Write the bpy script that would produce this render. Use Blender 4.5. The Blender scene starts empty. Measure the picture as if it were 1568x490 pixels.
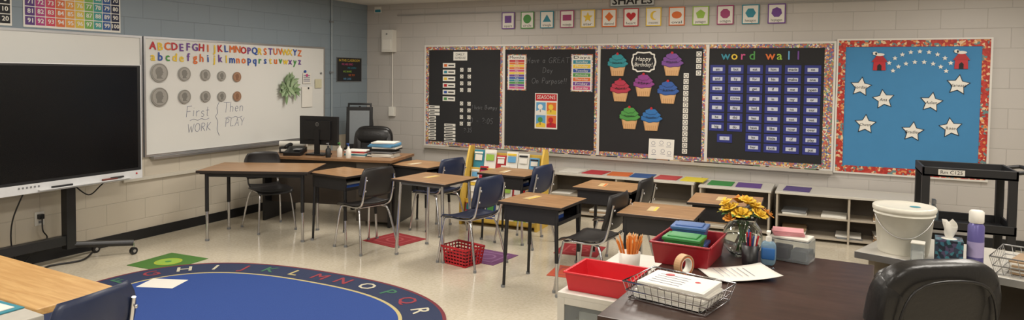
import bpy, math, random
import numpy as np
from mathutils import Matrix, Vector
random.seed(7)
sc=bpy.context.scene
try:
    sc.view_settings.view_transform='Standard'
    sc.view_settings.look='None'
    sc.view_settings.exposure=0.0
except Exception: pass
COL=sc.collection
# ---------------------------------------------------------------- materials
def lin(c):
    o=[]
    for v in c[:3]:
        v=v/255.0
        o.append(v/12.92 if v<=0.04045 else ((v+0.055)/1.055)**2.4)
    return (o[0],o[1],o[2],1.0)
MC={}
def base(name):
    m=bpy.data.materials.new(name);m.use_nodes=True
    nt=m.node_tree;b=nt.nodes['Principled BSDF']
    return m,nt,b
def coords(nt,scale=(1,1,1),rot=(0,0,0)):
    tc=nt.nodes.new('ShaderNodeTexCoord');mp=nt.nodes.new('ShaderNodeMapping')
    mp.inputs['Scale'].default_value=scale;mp.inputs['Rotation'].default_value=rot
    nt.links.new(tc.outputs['Object'],mp.inputs['Vector']);return mp.outputs['Vector']
def mixc(nt,fac,a,b):
    mx=nt.nodes.new('ShaderNodeMix');mx.data_type='RGBA'
    for s,v in ((0,fac),(6,a),(7,b)):
        if hasattr(v,'links') : nt.links.new(v,mx.inputs[s])
        else: mx.inputs[s].default_value=v
    return mx.outputs[2]
def P(name,rgb,rough=0.5,metal=0.0,var=0.06,spec=0.5,scale=30,trans=0.0,coat=0.0,bump=0.0,ior=None,emit=0.0):
    if name in MC:return MC[name]
    m,nt,b=base(name);c=lin(rgb)
    n=nt.nodes.new('ShaderNodeTexNoise');n.inputs['Scale'].default_value=scale;n.inputs['Detail'].default_value=3
    nt.links.new(coords(nt),n.inputs['Vector'])
    lo=tuple(x*(1-var) for x in c[:3])+(1,);hi=tuple(min(1,x*(1+var)) for x in c[:3])+(1,)
    nt.links.new(mixc(nt,n.outputs['Fac'],lo,hi),b.inputs['Base Color'])
    b.inputs['Roughness'].default_value=rough;b.inputs['Metallic'].default_value=metal
    b.inputs['Specular IOR Level'].default_value=spec
    b.inputs['Transmission Weight'].default_value=trans
    b.inputs['Coat Weight'].default_value=coat
    if ior:b.inputs['IOR'].default_value=ior
    if emit:
        b.inputs['Emission Color'].default_value=c;b.inputs['Emission Strength'].default_value=emit
    if bump:
        bp=nt.nodes.new('ShaderNodeBump');bp.inputs['Strength'].default_value=bump;bp.inputs['Distance'].default_value=0.01
        nt.links.new(n.outputs['Fac'],bp.inputs['Height']);nt.links.new(bp.outputs['Normal'],b.inputs['Normal'])
    MC[name]=m;return m
def wood(name,c1,c2,rough=0.4,scale=(3,30,30),spec=0.4):
    if name in MC:return MC[name]
    m,nt,b=base(name)
    n=nt.nodes.new('ShaderNodeTexNoise');n.inputs['Scale'].default_value=1.6;n.inputs['Detail'].default_value=6;n.inputs['Distortion'].default_value=0.6
    nt.links.new(coords(nt,scale),n.inputs['Vector'])
    r=nt.nodes.new('ShaderNodeValToRGB');r.color_ramp.elements[0].position=0.35;r.color_ramp.elements[1].position=0.68
    r.color_ramp.elements[0].color=lin(c1);r.color_ramp.elements[1].color=lin(c2)
    nt.links.new(n.outputs['Fac'],r.inputs['Fac']);nt.links.new(r.outputs['Color'],b.inputs['Base Color'])
    b.inputs['Roughness'].default_value=rough;b.inputs['Specular IOR Level'].default_value=spec
    MC[name]=m;return m
def voro(name,cols,scale=20,rough=0.6,stretch=(1,1,1)):
    if name in MC:return MC[name]
    m,nt,b=base(name)
    v=nt.nodes.new('ShaderNodeTexVoronoi');v.inputs['Scale'].default_value=scale
    nt.links.new(coords(nt,stretch),v.inputs['Vector'])
    s=nt.nodes.new('ShaderNodeSeparateColor');nt.links.new(v.outputs['Color'],s.inputs[0])
    r=nt.nodes.new('ShaderNodeValToRGB');r.color_ramp.interpolation='CONSTANT'
    e=r.color_ramp.elements
    for i,c in enumerate(cols):
        if i<2: e[i].position=i/len(cols);e[i].color=lin(c)
        else:
            q=e.new(i/len(cols));q.color=lin(c)
    nt.links.new(s.outputs[0],r.inputs['Fac']);nt.links.new(r.outputs['Color'],b.inputs['Base Color'])
    b.inputs['Roughness'].default_value=rough
    MC[name]=m;return m
def block(name,axis,rgb_top,rgb_bot=None,zsplit=0.8,mortar=0.82):
    m,nt,b=base(name)
    tc=nt.nodes.new('ShaderNodeTexCoord');sp=nt.nodes.new('ShaderNodeSeparateXYZ');nt.links.new(tc.outputs['Object'],sp.inputs[0])
    cb=nt.nodes.new('ShaderNodeCombineXYZ')
    nt.links.new(sp.outputs[0 if axis=='x' else 1],cb.inputs[0]);nt.links.new(sp.outputs[2],cb.inputs[1])
    br=nt.nodes.new('ShaderNodeTexBrick');nt.links.new(cb.outputs[0],br.inputs['Vector'])
    br.inputs['Scale'].default_value=1.0;br.inputs['Brick Width'].default_value=0.406;br.inputs['Row Height'].default_value=0.203
    br.inputs['Mortar Size'].default_value=0.0045;br.inputs['Mortar Smooth'].default_value=0.6;br.offset=0.5
    br.inputs['Color1'].default_value=(1,1,1,1);br.inputs['Color2'].default_value=(.96,.96,.96,1);br.inputs['Mortar'].default_value=(mortar,mortar,mortar,1)
    col=lin(rgb_top)
    if rgb_bot:
        mt=nt.nodes.new('ShaderNodeMath');mt.operation='GREATER_THAN';mt.inputs[1].default_value=zsplit
        nt.links.new(sp.outputs[2],mt.inputs[0]);col=mixc(nt,mt.outputs[0],lin(rgb_bot),lin(rgb_top))
    mx=nt.nodes.new('ShaderNodeMix');mx.data_type='RGBA';mx.blend_type='MULTIPLY';mx.inputs[0].default_value=1
    if hasattr(col,'links'): nt.links.new(col,mx.inputs[6])
    else: mx.inputs[6].default_value=col
    nt.links.new(br.outputs['Color'],mx.inputs[7])
    nt.links.new(mx.outputs[2],b.inputs['Base Color'])
    n=nt.nodes.new('ShaderNodeTexNoise');n.inputs['Scale'].default_value=90;nt.links.new(tc.outputs['Object'],n.inputs['Vector'])
    ad=nt.nodes.new('ShaderNodeMath');ad.operation='MULTIPLY_ADD';ad.inputs[1].default_value=0.12
    nt.links.new(n.outputs['Fac'],ad.inputs[0]);
    iv=nt.nodes.new('ShaderNodeMath');iv.operation='SUBTRACT';iv.inputs[0].default_value=1;nt.links.new(br.outputs['Fac'],iv.inputs[1])
    nt.links.new(iv.outputs[0],ad.inputs[2])
    bp=nt.nodes.new('ShaderNodeBump');bp.inputs['Strength'].default_value=0.5;bp.inputs['Distance'].default_value=0.004
    nt.links.new(ad.outputs[0],bp.inputs['Height']);nt.links.new(bp.outputs['Normal'],b.inputs['Normal'])
    b.inputs['Roughness'].default_value=0.5
    return m
def floormat():
    m,nt,b=base('vinyl_floor')
    v=coords(nt)
    br=nt.nodes.new('ShaderNodeTexBrick');br.offset=0;br.inputs['Scale'].default_value=1
    br.inputs['Brick Width'].default_value=0.305;br.inputs['Row Height'].default_value=0.305;br.inputs['Mortar Size'].default_value=0.0012
    br.inputs['Color1'].default_value=lin((211,202,183));br.inputs['Color2'].default_value=lin((207,197,177));br.inputs['Mortar'].default_value=lin((192,182,163))
    nt.links.new(v,br.inputs['Vector'])
    n=nt.nodes.new('ShaderNodeTexNoise');n.inputs['Scale'].default_value=45;n.inputs['Detail'].default_value=5;nt.links.new(v,n.inputs['Vector'])
    r=nt.nodes.new('ShaderNodeValToRGB');r.color_ramp.elements[0].position=.35;r.color_ramp.elements[1].position=.6
    r.color_ramp.elements[0].color=(.8,.78,.72,1);r.color_ramp.elements[1].color=(1,1,1,1)
    nt.links.new(n.outputs['Fac'],r.inputs['Fac'])
    mx=nt.nodes.new('ShaderNodeMix');mx.data_type='RGBA';mx.blend_type='MULTIPLY';mx.inputs[0].default_value=.6
    nt.links.new(br.outputs['Color'],mx.inputs[6]);nt.links.new(r.outputs['Color'],mx.inputs[7]);nt.links.new(mx.outputs[2],b.inputs['Base Color'])
    b.inputs['Roughness'].default_value=.16;b.inputs['Specular IOR Level'].default_value=.65
    return m
# ---------------------------------------------------------------- mesh builder
TXT={}
def textmesh(s):
    if s in TXT:return TXT[s]
    cu=bpy.data.curves.new('t','FONT');cu.body=s;cu.size=1;cu.align_x='CENTER';cu.align_y='CENTER';cu.resolution_u=2
    ob=bpy.data.objects.new('t',cu);COL.objects.link(ob)
    dg=bpy.context.evaluated_depsgraph_get();dg.update()
    me=ob.evaluated_get(dg).to_mesh()
    vs=[tuple(v.co) for v in me.vertices];fs=[tuple(p.vertices) for p in me.polygons]
    ob.evaluated_get(dg).to_mesh_clear()
    bpy.data.objects.remove(ob);bpy.data.curves.remove(cu)
    if vs:
        xs=[v[0] for v in vs];cx=(min(xs)+max(xs))/2
        vs=[(v[0]-cx,v[1],v[2]) for v in vs]
    TXT[s]=(vs,fs);return TXT[s]
def arc(cx,cy,rx,ry,a0,a1,n=9):return [(cx+rx*math.cos(math.radians(a0+(a1-a0)*i/(n-1))),cy+ry*math.sin(math.radians(a0+(a1-a0)*i/(n-1)))) for i in range(n)]
SF={'F':(.6,[[(0,0),(.02,1)],[(0,1),(.5,1.02)],[(.02,.52),(.4,.54)]]),'W':(.9,[[(0,1),(.2,0),(.42,.75),(.62,0),(.85,1)]]),'O':(.8,[arc(.35,.5,.35,.5,90,450,15)]),
'R':(.7,[[(0,0),(.02,1)],[(0,1)]+arc(.2,.77,.28,.24,80,-90,7)+[(.05,.52)],[(.15,.52),(.55,0)]]),'K':(.7,[[(0,0),(.02,1)],[(.5,1),(.05,.45),(.55,0)]]),
'T':(.75,[[(.35,0),(.36,1)],[(0,1),(.72,1.03)]]),'P':(.65,[[(0,0),(.02,1)],[(0,1)]+arc(.2,.75,.3,.26,80,-90,7)+[(.03,.48)]]),'L':(.6,[[(.03,1),(0,0),(.48,.02)]]),
'A':(.75,[[(0,0),(.33,1),(.62,0)],[(.12,.38),(.52,.38)]]),'Y':(.7,[[(0,1),(.3,.5),(.6,1)],[(.3,.5),(.28,0)]]),'H':(.7,[[(0,0),(0,1)],[(.5,0),(.5,1)],[(0,.5),(.5,.5)]]),
'G':(.8,[arc(.36,.5,.36,.5,50,320,12)+[(.62,.42),(.4,.42)]]),'E':(.6,[[(.5,1),(0,1),(0,0),(.5,0)],[(0,.5),(.4,.5)]]),'D':(.75,[[(0,0),(0,1)]+arc(.1,.5,.48,.5,85,-90,10)+[(0,0)]]),
'M':(.9,[[(0,0),(.08,1),(.38,.3),(.68,1),(.78,0)]]),'B':(.7,[[(0,0),(0,1)]+arc(.15,.76,.28,.24,80,-80,6)+[(.1,.5)]+arc(.15,.26,.36,.26,80,-90,7)+[(0,0)]]),
'i':(.25,[[(.05,0),(.05,.55)],[(.05,.75),(.06,.8)]]),'r':(.42,[[(0,.55),(.02,0)],[(.02,.35),(.15,.52),(.32,.52)]]),'s':(.42,[arc(.17,.42,.15,.13,40,250,7)+arc(.17,.14,.16,.14,80,-140,7)]),
't':(.4,[[(.15,.9),(.15,.1),(.3,.0)],[(-.02,.58),(.34,.6)]]),'h':(.5,[[(0,0),(0,1)],[(0,.35)]+arc(.18,.38,.17,.17,150,0,6)+[(.35,0)]]),'e':(.5,[[(.02,.3),(.36,.3)]+arc(.19,.28,.18,.27,5,310,10)]),
'n':(.5,[[(0,0),(0,.55)],[(0,.35)]+arc(.18,.37,.17,.17,150,0,6)+[(.35,0)]]),'a':(.52,[arc(.18,.27,.18,.27,20,340,10),[(.36,.55),(.36,0)]]),'v':(.45,[[(0,.55),(.17,0),(.36,.55)]]),
'y':(.5,[[(0,.55),(.17,.05)],[(.36,.55),(.1,-.3)]]),'u':(.5,[[(0,.55)]+arc(.17,.2,.17,.2,180,360,7)+[(.34,.55)],[(.34,.55),(.36,0)]]),'p':(.5,[[(0,.55),(0,-.35)],arc(.18,.28,.18,.26,170,-170,10)]),
'o':(.5,[arc(.18,.27,.18,.27,90,450,12)]),'!':(.25,[[(.08,1),(.06,.3)],[(.06,.06),(.06,.0)]]),'c':(.45,[arc(.18,.27,.18,.27,50,310,9)]),'m':(.75,[[(0,0),(0,.55)],[(0,.35)]+arc(.14,.4,.14,.14,150,0,5)+[(.28,0)],[(.28,.35)]+arc(.42,.4,.14,.14,150,0,5)+[(.56,0)]]),
'1':(.35,[[(0,.8),(.15,1),(.15,0)]]),'2':(.55,[arc(.2,.75,.2,.25,160,-30,7)+[(0,0),(.45,.02)]]),'0':(.6,[arc(.22,.5,.22,.5,90,450,13)]),'5':(.55,[[(.4,1),(.05,1),(.03,.58)]+arc(.18,.3,.22,.28,110,-140,8)]),'3':(.5,[arc(.15,.75,.2,.24,140,-80,7)+arc(.15,.26,.24,.26,80,-140,7)]),
':':(.25,[[(.05,.25),(.06,.3)],[(.05,.65),(.06,.7)]]),'-':(.45,[[(.02,.4),(.32,.42)]]),' ':(.45,[])}
ML=Matrix(((0,0,1,0),(1,0,0,0),(0,1,0,0),(0,0,0,1)))
MB=Matrix(((1,0,0,0),(0,0,-1,0),(0,1,0,0),(0,0,0,1)))
I4=Matrix.Identity(4)
def T(x,y,z):return Matrix.Translation((x,y,z))
def R(a,ax='Z'):return Matrix.Rotation(math.radians(a),4,ax)
class B:
    def __init__(s,name,M=I4):
        s.name=name;s.v=[];s.f=[];s.mi=[];s.sm=[];s.mats=[];s.M=M.copy()
    def m(s,mat):
        if mat not in s.mats:s.mats.append(mat)
        return s.mats.index(mat)
    def add(s,vs,fs,mat,smooth=False):
        o=len(s.v);s.v+=[tuple(s.M@Vector(v)) for v in vs];k=s.m(mat)
        for f in fs:
            s.f.append(tuple(i+o for i in f));s.mi.append(k);s.sm.append(smooth)
    def box(s,c,d,mat,rz=0,rx=0,ry=0,taper=1.0):
        x,y,z=d[0]/2,d[1]/2,d[2]/2
        R3=(R(rz)@R(ry,'Y')@R(rx,'X'))
        vs=[]
        for dz in(-1,1):
            k=taper if dz<0 else 1
            for a,b in((-1,-1),(1,-1),(1,1),(-1,1)):
                p=R3@Vector((a*x*k,b*y*k,dz*z));vs.append((p[0]+c[0],p[1]+c[1],p[2]+c[2]))
        s.add(vs,[(3,2,1,0),(4,5,6,7),(0,1,5,4),(1,2,6,5),(2,3,7,6),(3,0,4,7)],mat)
    def bb(s,a,b,mat):
        s.box([(a[i]+b[i])/2 for i in range(3)],[abs(b[i]-a[i]) for i in range(3)],mat)
    def cyl(s,p0,p1,r,mat,n=12,r2=None,cap=True,smooth=True):
        p0=Vector(p0);p1=Vector(p1);r2=r if r2 is None else r2
        d=(p1-p0).normalized();a=Vector((0,0,1)) if abs(d.z)<.9 else Vector((1,0,0))
        x=d.cross(a).normalized();y=d.cross(x)
        vs=[];
        for p,rr in((p0,r),(p1,r2)):
            for i in range(n):
                t=2*math.pi*i/n;vs.append(tuple(p+x*math.cos(t)*rr+y*math.sin(t)*rr))
        s.add(vs,[(i,i+n,(i+1)%n+n,(i+1)%n) for i in range(n)],mat,smooth)
        if cap:
            s.add(vs[:n],[tuple(range(n))],mat);s.add(vs[n:],[tuple(reversed(range(n)))],mat)
    def tube(s,pts,r,mat,n=8,sub=0,closed=False):
        pts=[Vector(p) for p in pts]
        if sub:
            q=[];N=len(pts)
            rng=range(N) if closed else range(N-1)
            for i in rng:
                if closed:a,b,c,d=pts[(i-1)%N],pts[i],pts[(i+1)%N],pts[(i+2)%N]
                else:a,b,c,d=pts[max(i-1,0)],pts[i],pts[i+1],pts[min(i+2,N-1)]
                for k in range(sub):
                    t=k/sub
                    q.append(.5*((2*b)+(c-a)*t+(2*a-5*b+4*c-d)*t*t+(3*b-a-3*c+d)*t**3))
            if not closed:q.append(pts[-1])
            pts=q
        N=len(pts);vs=[];px=None
        for i,p in enumerate(pts):
            if closed:d=(pts[(i+1)%N]-pts[i-1])
            else:d=pts[min(i+1,N-1)]-pts[max(i-1,0)]
            d.normalize()
            if px is None:
                a=Vector((0,0,1)) if abs(d.z)<.9 else Vector((1,0,0));px=d.cross(a).normalized()
            else:
                px=(px-d*px.dot(d)).normalized()
            py=d.cross(px)
            for k in range(n):
                t=2*math.pi*k/n;vs.append(tuple(p+px*math.cos(t)*r+py*math.sin(t)*r))
        fs=[]
        for i in range(N if closed else N-1):
            j=(i+1)%N
            for k in range(n):fs.append((i*n+k,i*n+(k+1)%n,j*n+(k+1)%n,j*n+k))
        s.add(vs,fs,mat,True)
        if not closed:
            s.add(vs[:n],[tuple(reversed(range(n)))],mat);s.add(vs[-n:],[tuple(range(n))],mat)
    def lathe(s,prof,c,mat,n=24,cap0=True,cap1=True):
        vs=[];N=len(prof)
        for r,z in prof:
            for i in range(n):
                t=2*math.pi*i/n;vs.append((c[0]+r*math.cos(t),c[1]+r*math.sin(t),c[2]+z))
        fs=[]
        for i in range(N-1):
            for k in range(n):fs.append((i*n+k,i*n+(k+1)%n,(i+1)*n+(k+1)%n,(i+1)*n+k))
        s.add(vs,fs,mat,True)
        if cap0:s.add(vs[:n],[tuple(reversed(range(n)))],mat)
        if cap1:s.add(vs[-n:],[tuple(range(n))],mat)
    def sph(s,c,r,mat,e=1.0,n=20,k=12,M=I4):
        vs=[]
        def pw(x):return math.copysign(abs(x)**e,x)
        for i in range(k+1):
            la=-math.pi/2+math.pi*i/k
            for j in range(n):
                lo=2*math.pi*j/n
                p=M@Vector((r[0]*pw(math.cos(la))*pw(math.cos(lo)),r[1]*pw(math.cos(la))*pw(math.sin(lo)),r[2]*pw(math.sin(la))))
                vs.append((c[0]+p[0],c[1]+p[1],c[2]+p[2]))
        fs=[(i*n+j,i*n+(j+1)%n,(i+1)*n+(j+1)%n,(i+1)*n+j) for i in range(k) for j in range(n)]
        s.add(vs,fs,mat,True)
    def poly(s,pts,w,mat,th=0.0):
        n=len(pts)
        ar=sum(pts[i][0]*pts[(i+1)%n][1]-pts[(i+1)%n][0]*pts[i][1] for i in range(n))
        if ar<0:pts=pts[::-1]
        s.add([(p[0],p[1],w) for p in pts],[tuple(range(n))],mat)
        if th:
            vs=[(p[0],p[1],w) for p in pts]+[(p[0],p[1],w-th) for p in pts]
            s.add(vs,[(i,i+n,(i+1)%n+n,(i+1)%n) for i in range(n)],mat)
    def rect(s,u0,v0,u1,v1,w,mat,th=0.0):
        s.poly([(u0,v0),(u1,v0),(u1,v1),(u0,v1)],w,mat,th)
    def disc(s,u,v,r,w,mat,th=0.0,n=24,ry=None):
        ry=r if ry is None else ry
        s.poly([(u+r*math.cos(2*math.pi*i/n),v+ry*math.sin(2*math.pi*i/n)) for i in range(n)],w,mat,th)
    def ring(s,u,v,r0,r1,w,mat,n=28):
        vs=[];
        for i in range(n):
            t=2*math.pi*i/n;vs+=[(u+r0*math.cos(t),v+r0*math.sin(t),w),(u+r1*math.cos(t),v+r1*math.sin(t),w)]
        s.add(vs,[(2*i,2*i+1,(2*i+3)%(2*n),(2*i+2)%(2*n)) for i in range(n)],mat)
    def frame(s,u0,v0,u1,v1,t,w,mat,th=0.0):
        s.rect(u0,v0,u1,v0+t,w,mat,th);s.rect(u0,v1-t,u1,v1,w,mat,th)
        s.rect(u0,v0+t,u0+t,v1-t,w,mat,th);s.rect(u1-t,v0+t,u1,v1-t,w,mat,th)
    def text(s,t,u,v,size,w,mat,width=None,rot=0,shear=0,bold=0):
        vs,fs=textmesh(t)
        if not vs:return
        sx=size
        if width:
            ww=max(a[0] for a in vs)-min(a[0] for a in vs);sx=width/ww
        ca,sa=math.cos(rot),math.sin(rot);out=[]
        for a in vs:
            x=a[0]*sx+shear*a[1]*size;y=a[1]*size
            out.append((u+x*ca-y*sa,v+x*sa+y*ca,w))
        s.add(out,fs,mat)
        if bold:
            s.add([(a[0]+bold*ca,a[1]+bold*sa,a[2]+.0003) for a in out],fs,mat)
            s.add([(a[0]-bold*sa*.6,a[1]+bold*ca*.6,a[2]+.0006) for a in out],fs,mat)
    def hand(s,t,u,v,size,w,mat,r=.0022,slant=.12):
        tot=sum(SF[c][0]+.12 for c in t)*size;x=u-tot/2;rn=random.Random(t)
        for c in t:
            dy=rn.uniform(-.05,.05)*size
            for st in SF[c][1]:
                s.tube([(x+(p[0]+slant*p[1])*size,v+dy+p[1]*size,w) for p in st],r,mat,n=4)
            x+=(SF[c][0]+.12)*size
    def shell(s,G,th,mat):
        G=np.array(G,float);a,b=G.shape[:2]
        du=np.gradient(G,axis=0);dv=np.gradient(G,axis=1);N=np.cross(du,dv)
        N/= (np.linalg.norm(N,axis=2,keepdims=True)+1e-9)
        A=(G+N*th/2).reshape(-1,3);C=(G-N*th/2).reshape(-1,3);o=a*b
        vs=[tuple(p) for p in A]+[tuple(p) for p in C];fs=[]
        for i in range(a-1):
            for j in range(b-1):
                q=(i*b+j,(i+1)*b+j,(i+1)*b+j+1,i*b+j+1)
                fs.append(q);fs.append(tuple(k+o for k in reversed(q)))
        bd=[(i,0) for i in range(a)]+[(a-1,j) for j in range(1,b)]+[(i,b-1) for i in range(a-2,-1,-1)]+[(0,j) for j in range(b-2,0,-1)]
        for k in range(len(bd)):
            p=bd[k][0]*b+bd[k][1];q=bd[(k+1)%len(bd)];q=q[0]*b+q[1]
            fs.append((q,p,p+o,q+o))
        s.add(vs,fs,mat,True)
    def fin(s,loc=(0,0,0),rz=0,bevel=0,rx=0,ry=0):
        me=bpy.data.meshes.new(s.name);me.from_pydata(s.v,[],s.f)
        for m in s.mats:me.materials.append(m)
        me.polygons.foreach_set('material_index',s.mi);me.polygons.foreach_set('use_smooth',s.sm)
        me.update();ob=bpy.data.objects.new(s.name,me);COL.objects.link(ob)
        ob.location=loc;ob.rotation_euler=(math.radians(rx),math.radians(ry),math.radians(rz))
        if bevel:
            md=ob.modifiers.new('bevel','BEVEL');md.width=bevel;md.segments=2;md.limit_method='ANGLE';md.angle_limit=math.radians(50)
        return ob
def inst(ob,loc,rz=0):
    o=bpy.data.objects.new(ob.name.split('.')[0],ob.data);COL.objects.link(o);o.location=loc;o.rotation_euler=(0,0,math.radians(rz))
    for md in ob.modifiers:
        if md.type=='BEVEL':
            k=o.modifiers.new('bevel','BEVEL');k.width=md.width;k.segments=md.segments;k.limit_method='ANGLE';k.angle_limit=md.angle_limit
    return o
# common materials
WHITE=P('white_paper',(228,225,216),.7,var=.02)
PAPER2=P('white_card',(220,217,208),.6,var=.02)
BLACK=P('black_plastic',(22,22,24),.45,var=.15)
BLACKM=P('black_metal',(26,26,28),.4,var=.1)
CHALK=P('black_bulletin_paper',(36,36,38),.85,var=.12,scale=6)
CHROME=P('chrome',(205,205,208),.18,metal=1,var=.03)
ALU=P('aluminium',(190,190,190),.35,metal=.9,var=.04)
GREYP=P('grey_plastic',(120,122,124),.5)
INK=P('black_ink',(30,30,34),.7)
PENCILG=P('marker_grey',(95,98,125),.7)
CHALKT=P('chalk_grey',(130,132,136),.8)
RED=P('red_plastic',(184,32,42),.4);ORG=P('orange',(216,108,44),.6);YEL=P('yellow',(226,192,60),.6)
GRN=P('green',(72,142,68),.6);TEAL=P('teal',(46,132,150),.6);BLU=P('blue',(44,80,158),.6);PUR=P('purple',(108,66,142),.6)
PNK=P('pink',(194,74,126),.6);MAG=P('magenta',(158,60,108),.6);NAVY=P('navy',(26,36,78),.6);LBL=P('light_blue',(96,158,200),.6);LGR=P('lime',(148,186,68),.6)
WOODTOP=wood('desk_wood',(146,110,76),(178,140,100),.33)
WOODLT=wood('light_wood',(192,148,92),(212,172,114),.4)
WOODDK=wood('espresso_wood',(52,36,31),(68,48,42),.3)
# ---------------------------------------------------------------- room
RX,RY,RZ=9.6,-10.2,2.72
b=B('floor');b.bb((-.15,RY-.15,-.1),(RX+.15,.15,0),floormat());b.fin()
b=B('ceiling')
b.bb((-.15,RY-.15,RZ),(RX+.15,.15,RZ+.1),P('ceiling_paint',(218,215,208),.8));b.fin()
b=B('wall_left');b.bb((-.15,RY-.15,0),(0,.15,RZ),block('block_left','y',(132,145,154),(200,191,174),.83));b.fin()
b=B('wall_back');b.bb((0,0,0),(RX,.15,RZ),block('block_back','x',(188,183,177)));b.fin()
b=B('wall_right');b.bb((RX,RY,0),(RX+.15,0,RZ),block('block_right','y',(184,180,174)));b.fin()
b=B('wall_front');b.bb((0,RY-.15,0),(RX,RY,RZ),block('block_front','x',(184,180,174)));b.fin()
COVE=P('black_cove_base',(24,24,26),.5)
b=B('baseboard_left');b.bb((0,RY,0),(.012,0,.1),COVE);b.fin()
b=B('baseboard_back');b.bb((.012,-.012,0),(RX,0,.1),COVE);b.fin()
LE=P('light_diffuser',(255,248,232),.5,emit=1.5);
for i,x in enumerate((1.9,4.8,7.7)):
    for j,y in enumerate((-1.9,-4.9,-7.9)):
        b=B('ceiling_light_troffer',T(x,y,RZ))
        for q in((-.31,-.61,.31,-.59),(-.31,.59,.31,.61),(-.31,-.59,-.29,.59),(.29,-.59,.31,.59)):
            b.bb((q[0],q[1],-.025),(q[2],q[3],0),PAPER2)
        b.bb((-.29,-.59,-.01),(.29,.59,-.001),LE);b.fin()
        L=bpy.data.lights.new('troffer_lamp','AREA');L.shape='RECTANGLE';L.size=.56;L.size_y=1.16;L.energy=42;L.color=(1,.94,.86)
        o=bpy.data.objects.new('troffer_lamp',L);COL.objects.link(o);o.location=(x,y,RZ-.03)
w=bpy.data.worlds.new('world');sc.world=w;w.use_nodes=True
w.node_tree.nodes['Background'].inputs[0].default_value=(.9,.9,1,1);w.node_tree.nodes['Background'].inputs[1].default_value=.15
# ---------------------------------------------------------------- left wall
WB=P('whiteboard_surface',(220,220,215),.2,var=.015,scale=3)
def wboard(name,y0,y1,z0,z1):
    b=B(name,T(.002,0,0)@ML)
    b.rect(y0,z0,y1,z1,.018,WB,.018);b.frame(y0-.012,z0-.012,y1+.012,z1+.012,.022,.026,ALU,.026)
    return b
b=wboard('whiteboard',-3.66,-.98,.84,2.04)
b.M=I4.copy();b.bb((.002,-3.6,.80),(.07,-1.1,.825),ALU);b.M=T(.002,0,0)@ML
rnd=random.Random(3)
for i in range(26):
    u=-3.57+i*.0845;c=rnd.choice([RED,RED,BLU,GRN,YEL,ORG,PUR])
    b.text(chr(65+i),u,1.955+rnd.uniform(-.006,.006),.112,.024,c,rot=rnd.uniform(-.08,.08),bold=.007)
    c=rnd.choice([RED,ORG,BLU,GRN,YEL,PUR,ORG])
    b.text(chr(97+i),u,1.845+rnd.uniform(-.006,.006),.12,.024,c,rot=rnd.uniform(-.08,.08),bold=.007)
MK=P('dry_erase_marker',(112,118,148),.6)
b.hand('First',-3.02,1.21,.115,.020,MK,r=.0024);b.hand('WORK',-3.0,1.045,.09,.020,MK,r=.0024)
b.hand('Then',-2.53,1.24,.115,.020,MK,r=.0024);b.hand('PLAY',-2.51,1.075,.09,.020,MK,r=.0024)
for k in(-3.0,-2.53):
    b.tube([(k-.13,1.17,.021),(k-.08,1.185,.021),(k-.03,1.17,.021),(k+.02,1.185,.021),(k+.07,1.17,.021),(k+.12,1.185,.021)],.002,MK,n=5,sub=4)
b.tube([(-2.74,1.36,.021),(-2.77,1.30,.021),(-2.76,1.24,.021),(-2.79,1.2,.021),(-2.76,1.14,.021),(-2.77,1.05,.021),(-2.74,.98,.021)],.002,MK,n=5,sub=4)
b.fin()
SIL=P('coin_silver',(164,161,154),.45,metal=.2);SILD=P('coin_relief',(128,126,120),.5,metal=.2);COP=P('coin_copper',(168,132,106),.45,metal=.2);COPD=P('coin_copper_relief',(132,98,76),.5)
def coin(u,v,r,c,d):
    b=B('coin_cutout',ML@T(u,v,.030));b.disc(0,0,r,.006,c,.006,n=32);b.ring(0,0,r*.86,r*.93,.0066,d,32)
    pr=[(-.35,-.62),(-.3,-.3),(-.45,-.05),(-.48,.3),(-.2,.58),(.12,.6),(.32,.4),(.33,.2),(.45,.02),(.34,-.04),(.34,-.2),(.2,-.3),(.18,-.45),(.42,-.62)]
    b.poly([(a*r,c2*r) for a,c2 in pr],.008,d,.002);b.fin()
for k,(u,r) in enumerate(((-3.50,.098),(-3.20,.075),(-2.93,.062),(-2.71,.055),(-2.49,.058))):
    coin(u,1.685-.01*k,r,*((COP,COPD) if k==4 else (SIL,SILD)));coin(u,1.435-.004*k,r,*((COP,COPD) if k==4 else (SIL,SILD)))
LF=P('paper_leaf_green',(150,172,134),.7,var=.12,scale=12);LF2=P('paper_leaf_green_dark',(116,142,100),.7,var=.12)
b=B('paper_leaf_cluster',ML@T(-1.66,1.50,.03))
for i in range(46):
    a=rnd.uniform(0,6.28);q=rnd.uniform(.02,1)**.6;u=.15*q*math.cos(a);v=.17*q*math.sin(a)
    L=rnd.uniform(.05,.085);W=L*.36;an=a+rnd.uniform(-.9,.9)
    dx,dy=math.cos(an),math.sin(an);w0=rnd.uniform(0,.03)
    pts=[(-L,0,w0),(-L*.4,W,w0+.012),(L*.4,W*.8,w0+.02),(L,0,w0+.035),(L*.4,-W*.8,w0+.02),(-L*.4,-W,w0+.012),(0,0,w0+.004)]
    b.add([(u+p[0]*dx-p[1]*dy,v+p[0]*dy+p[1]*dx,p[2]) for p in pts],[(6,0,1),(6,1,2),(6,2,3),(6,3,4),(6,4,5),(6,5,0)],rnd.choice([LF,LF,LF2]))
b.fin()
b=B('pinned_note',ML);b.rect(-1.42,1.25,-1.22,1.52,.032,WHITE,.002);b.rect(-1.40,1.56,-1.25,1.70,.034,PAPER2,.002);b.rect(-1.17,1.50,-1.04,1.62,.034,P('beige_note',(205,200,170),.7),.002)
b.disc(-1.33,1.67,.02,.04,PNK,.008);b.disc(-1.36,1.72,.018,.04,BLU,.008);b.disc(-1.05,1.7,.012,.04,GREYP,.01);b.disc(-1.3,1.5,.012,.04,BLACK,.01)
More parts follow.
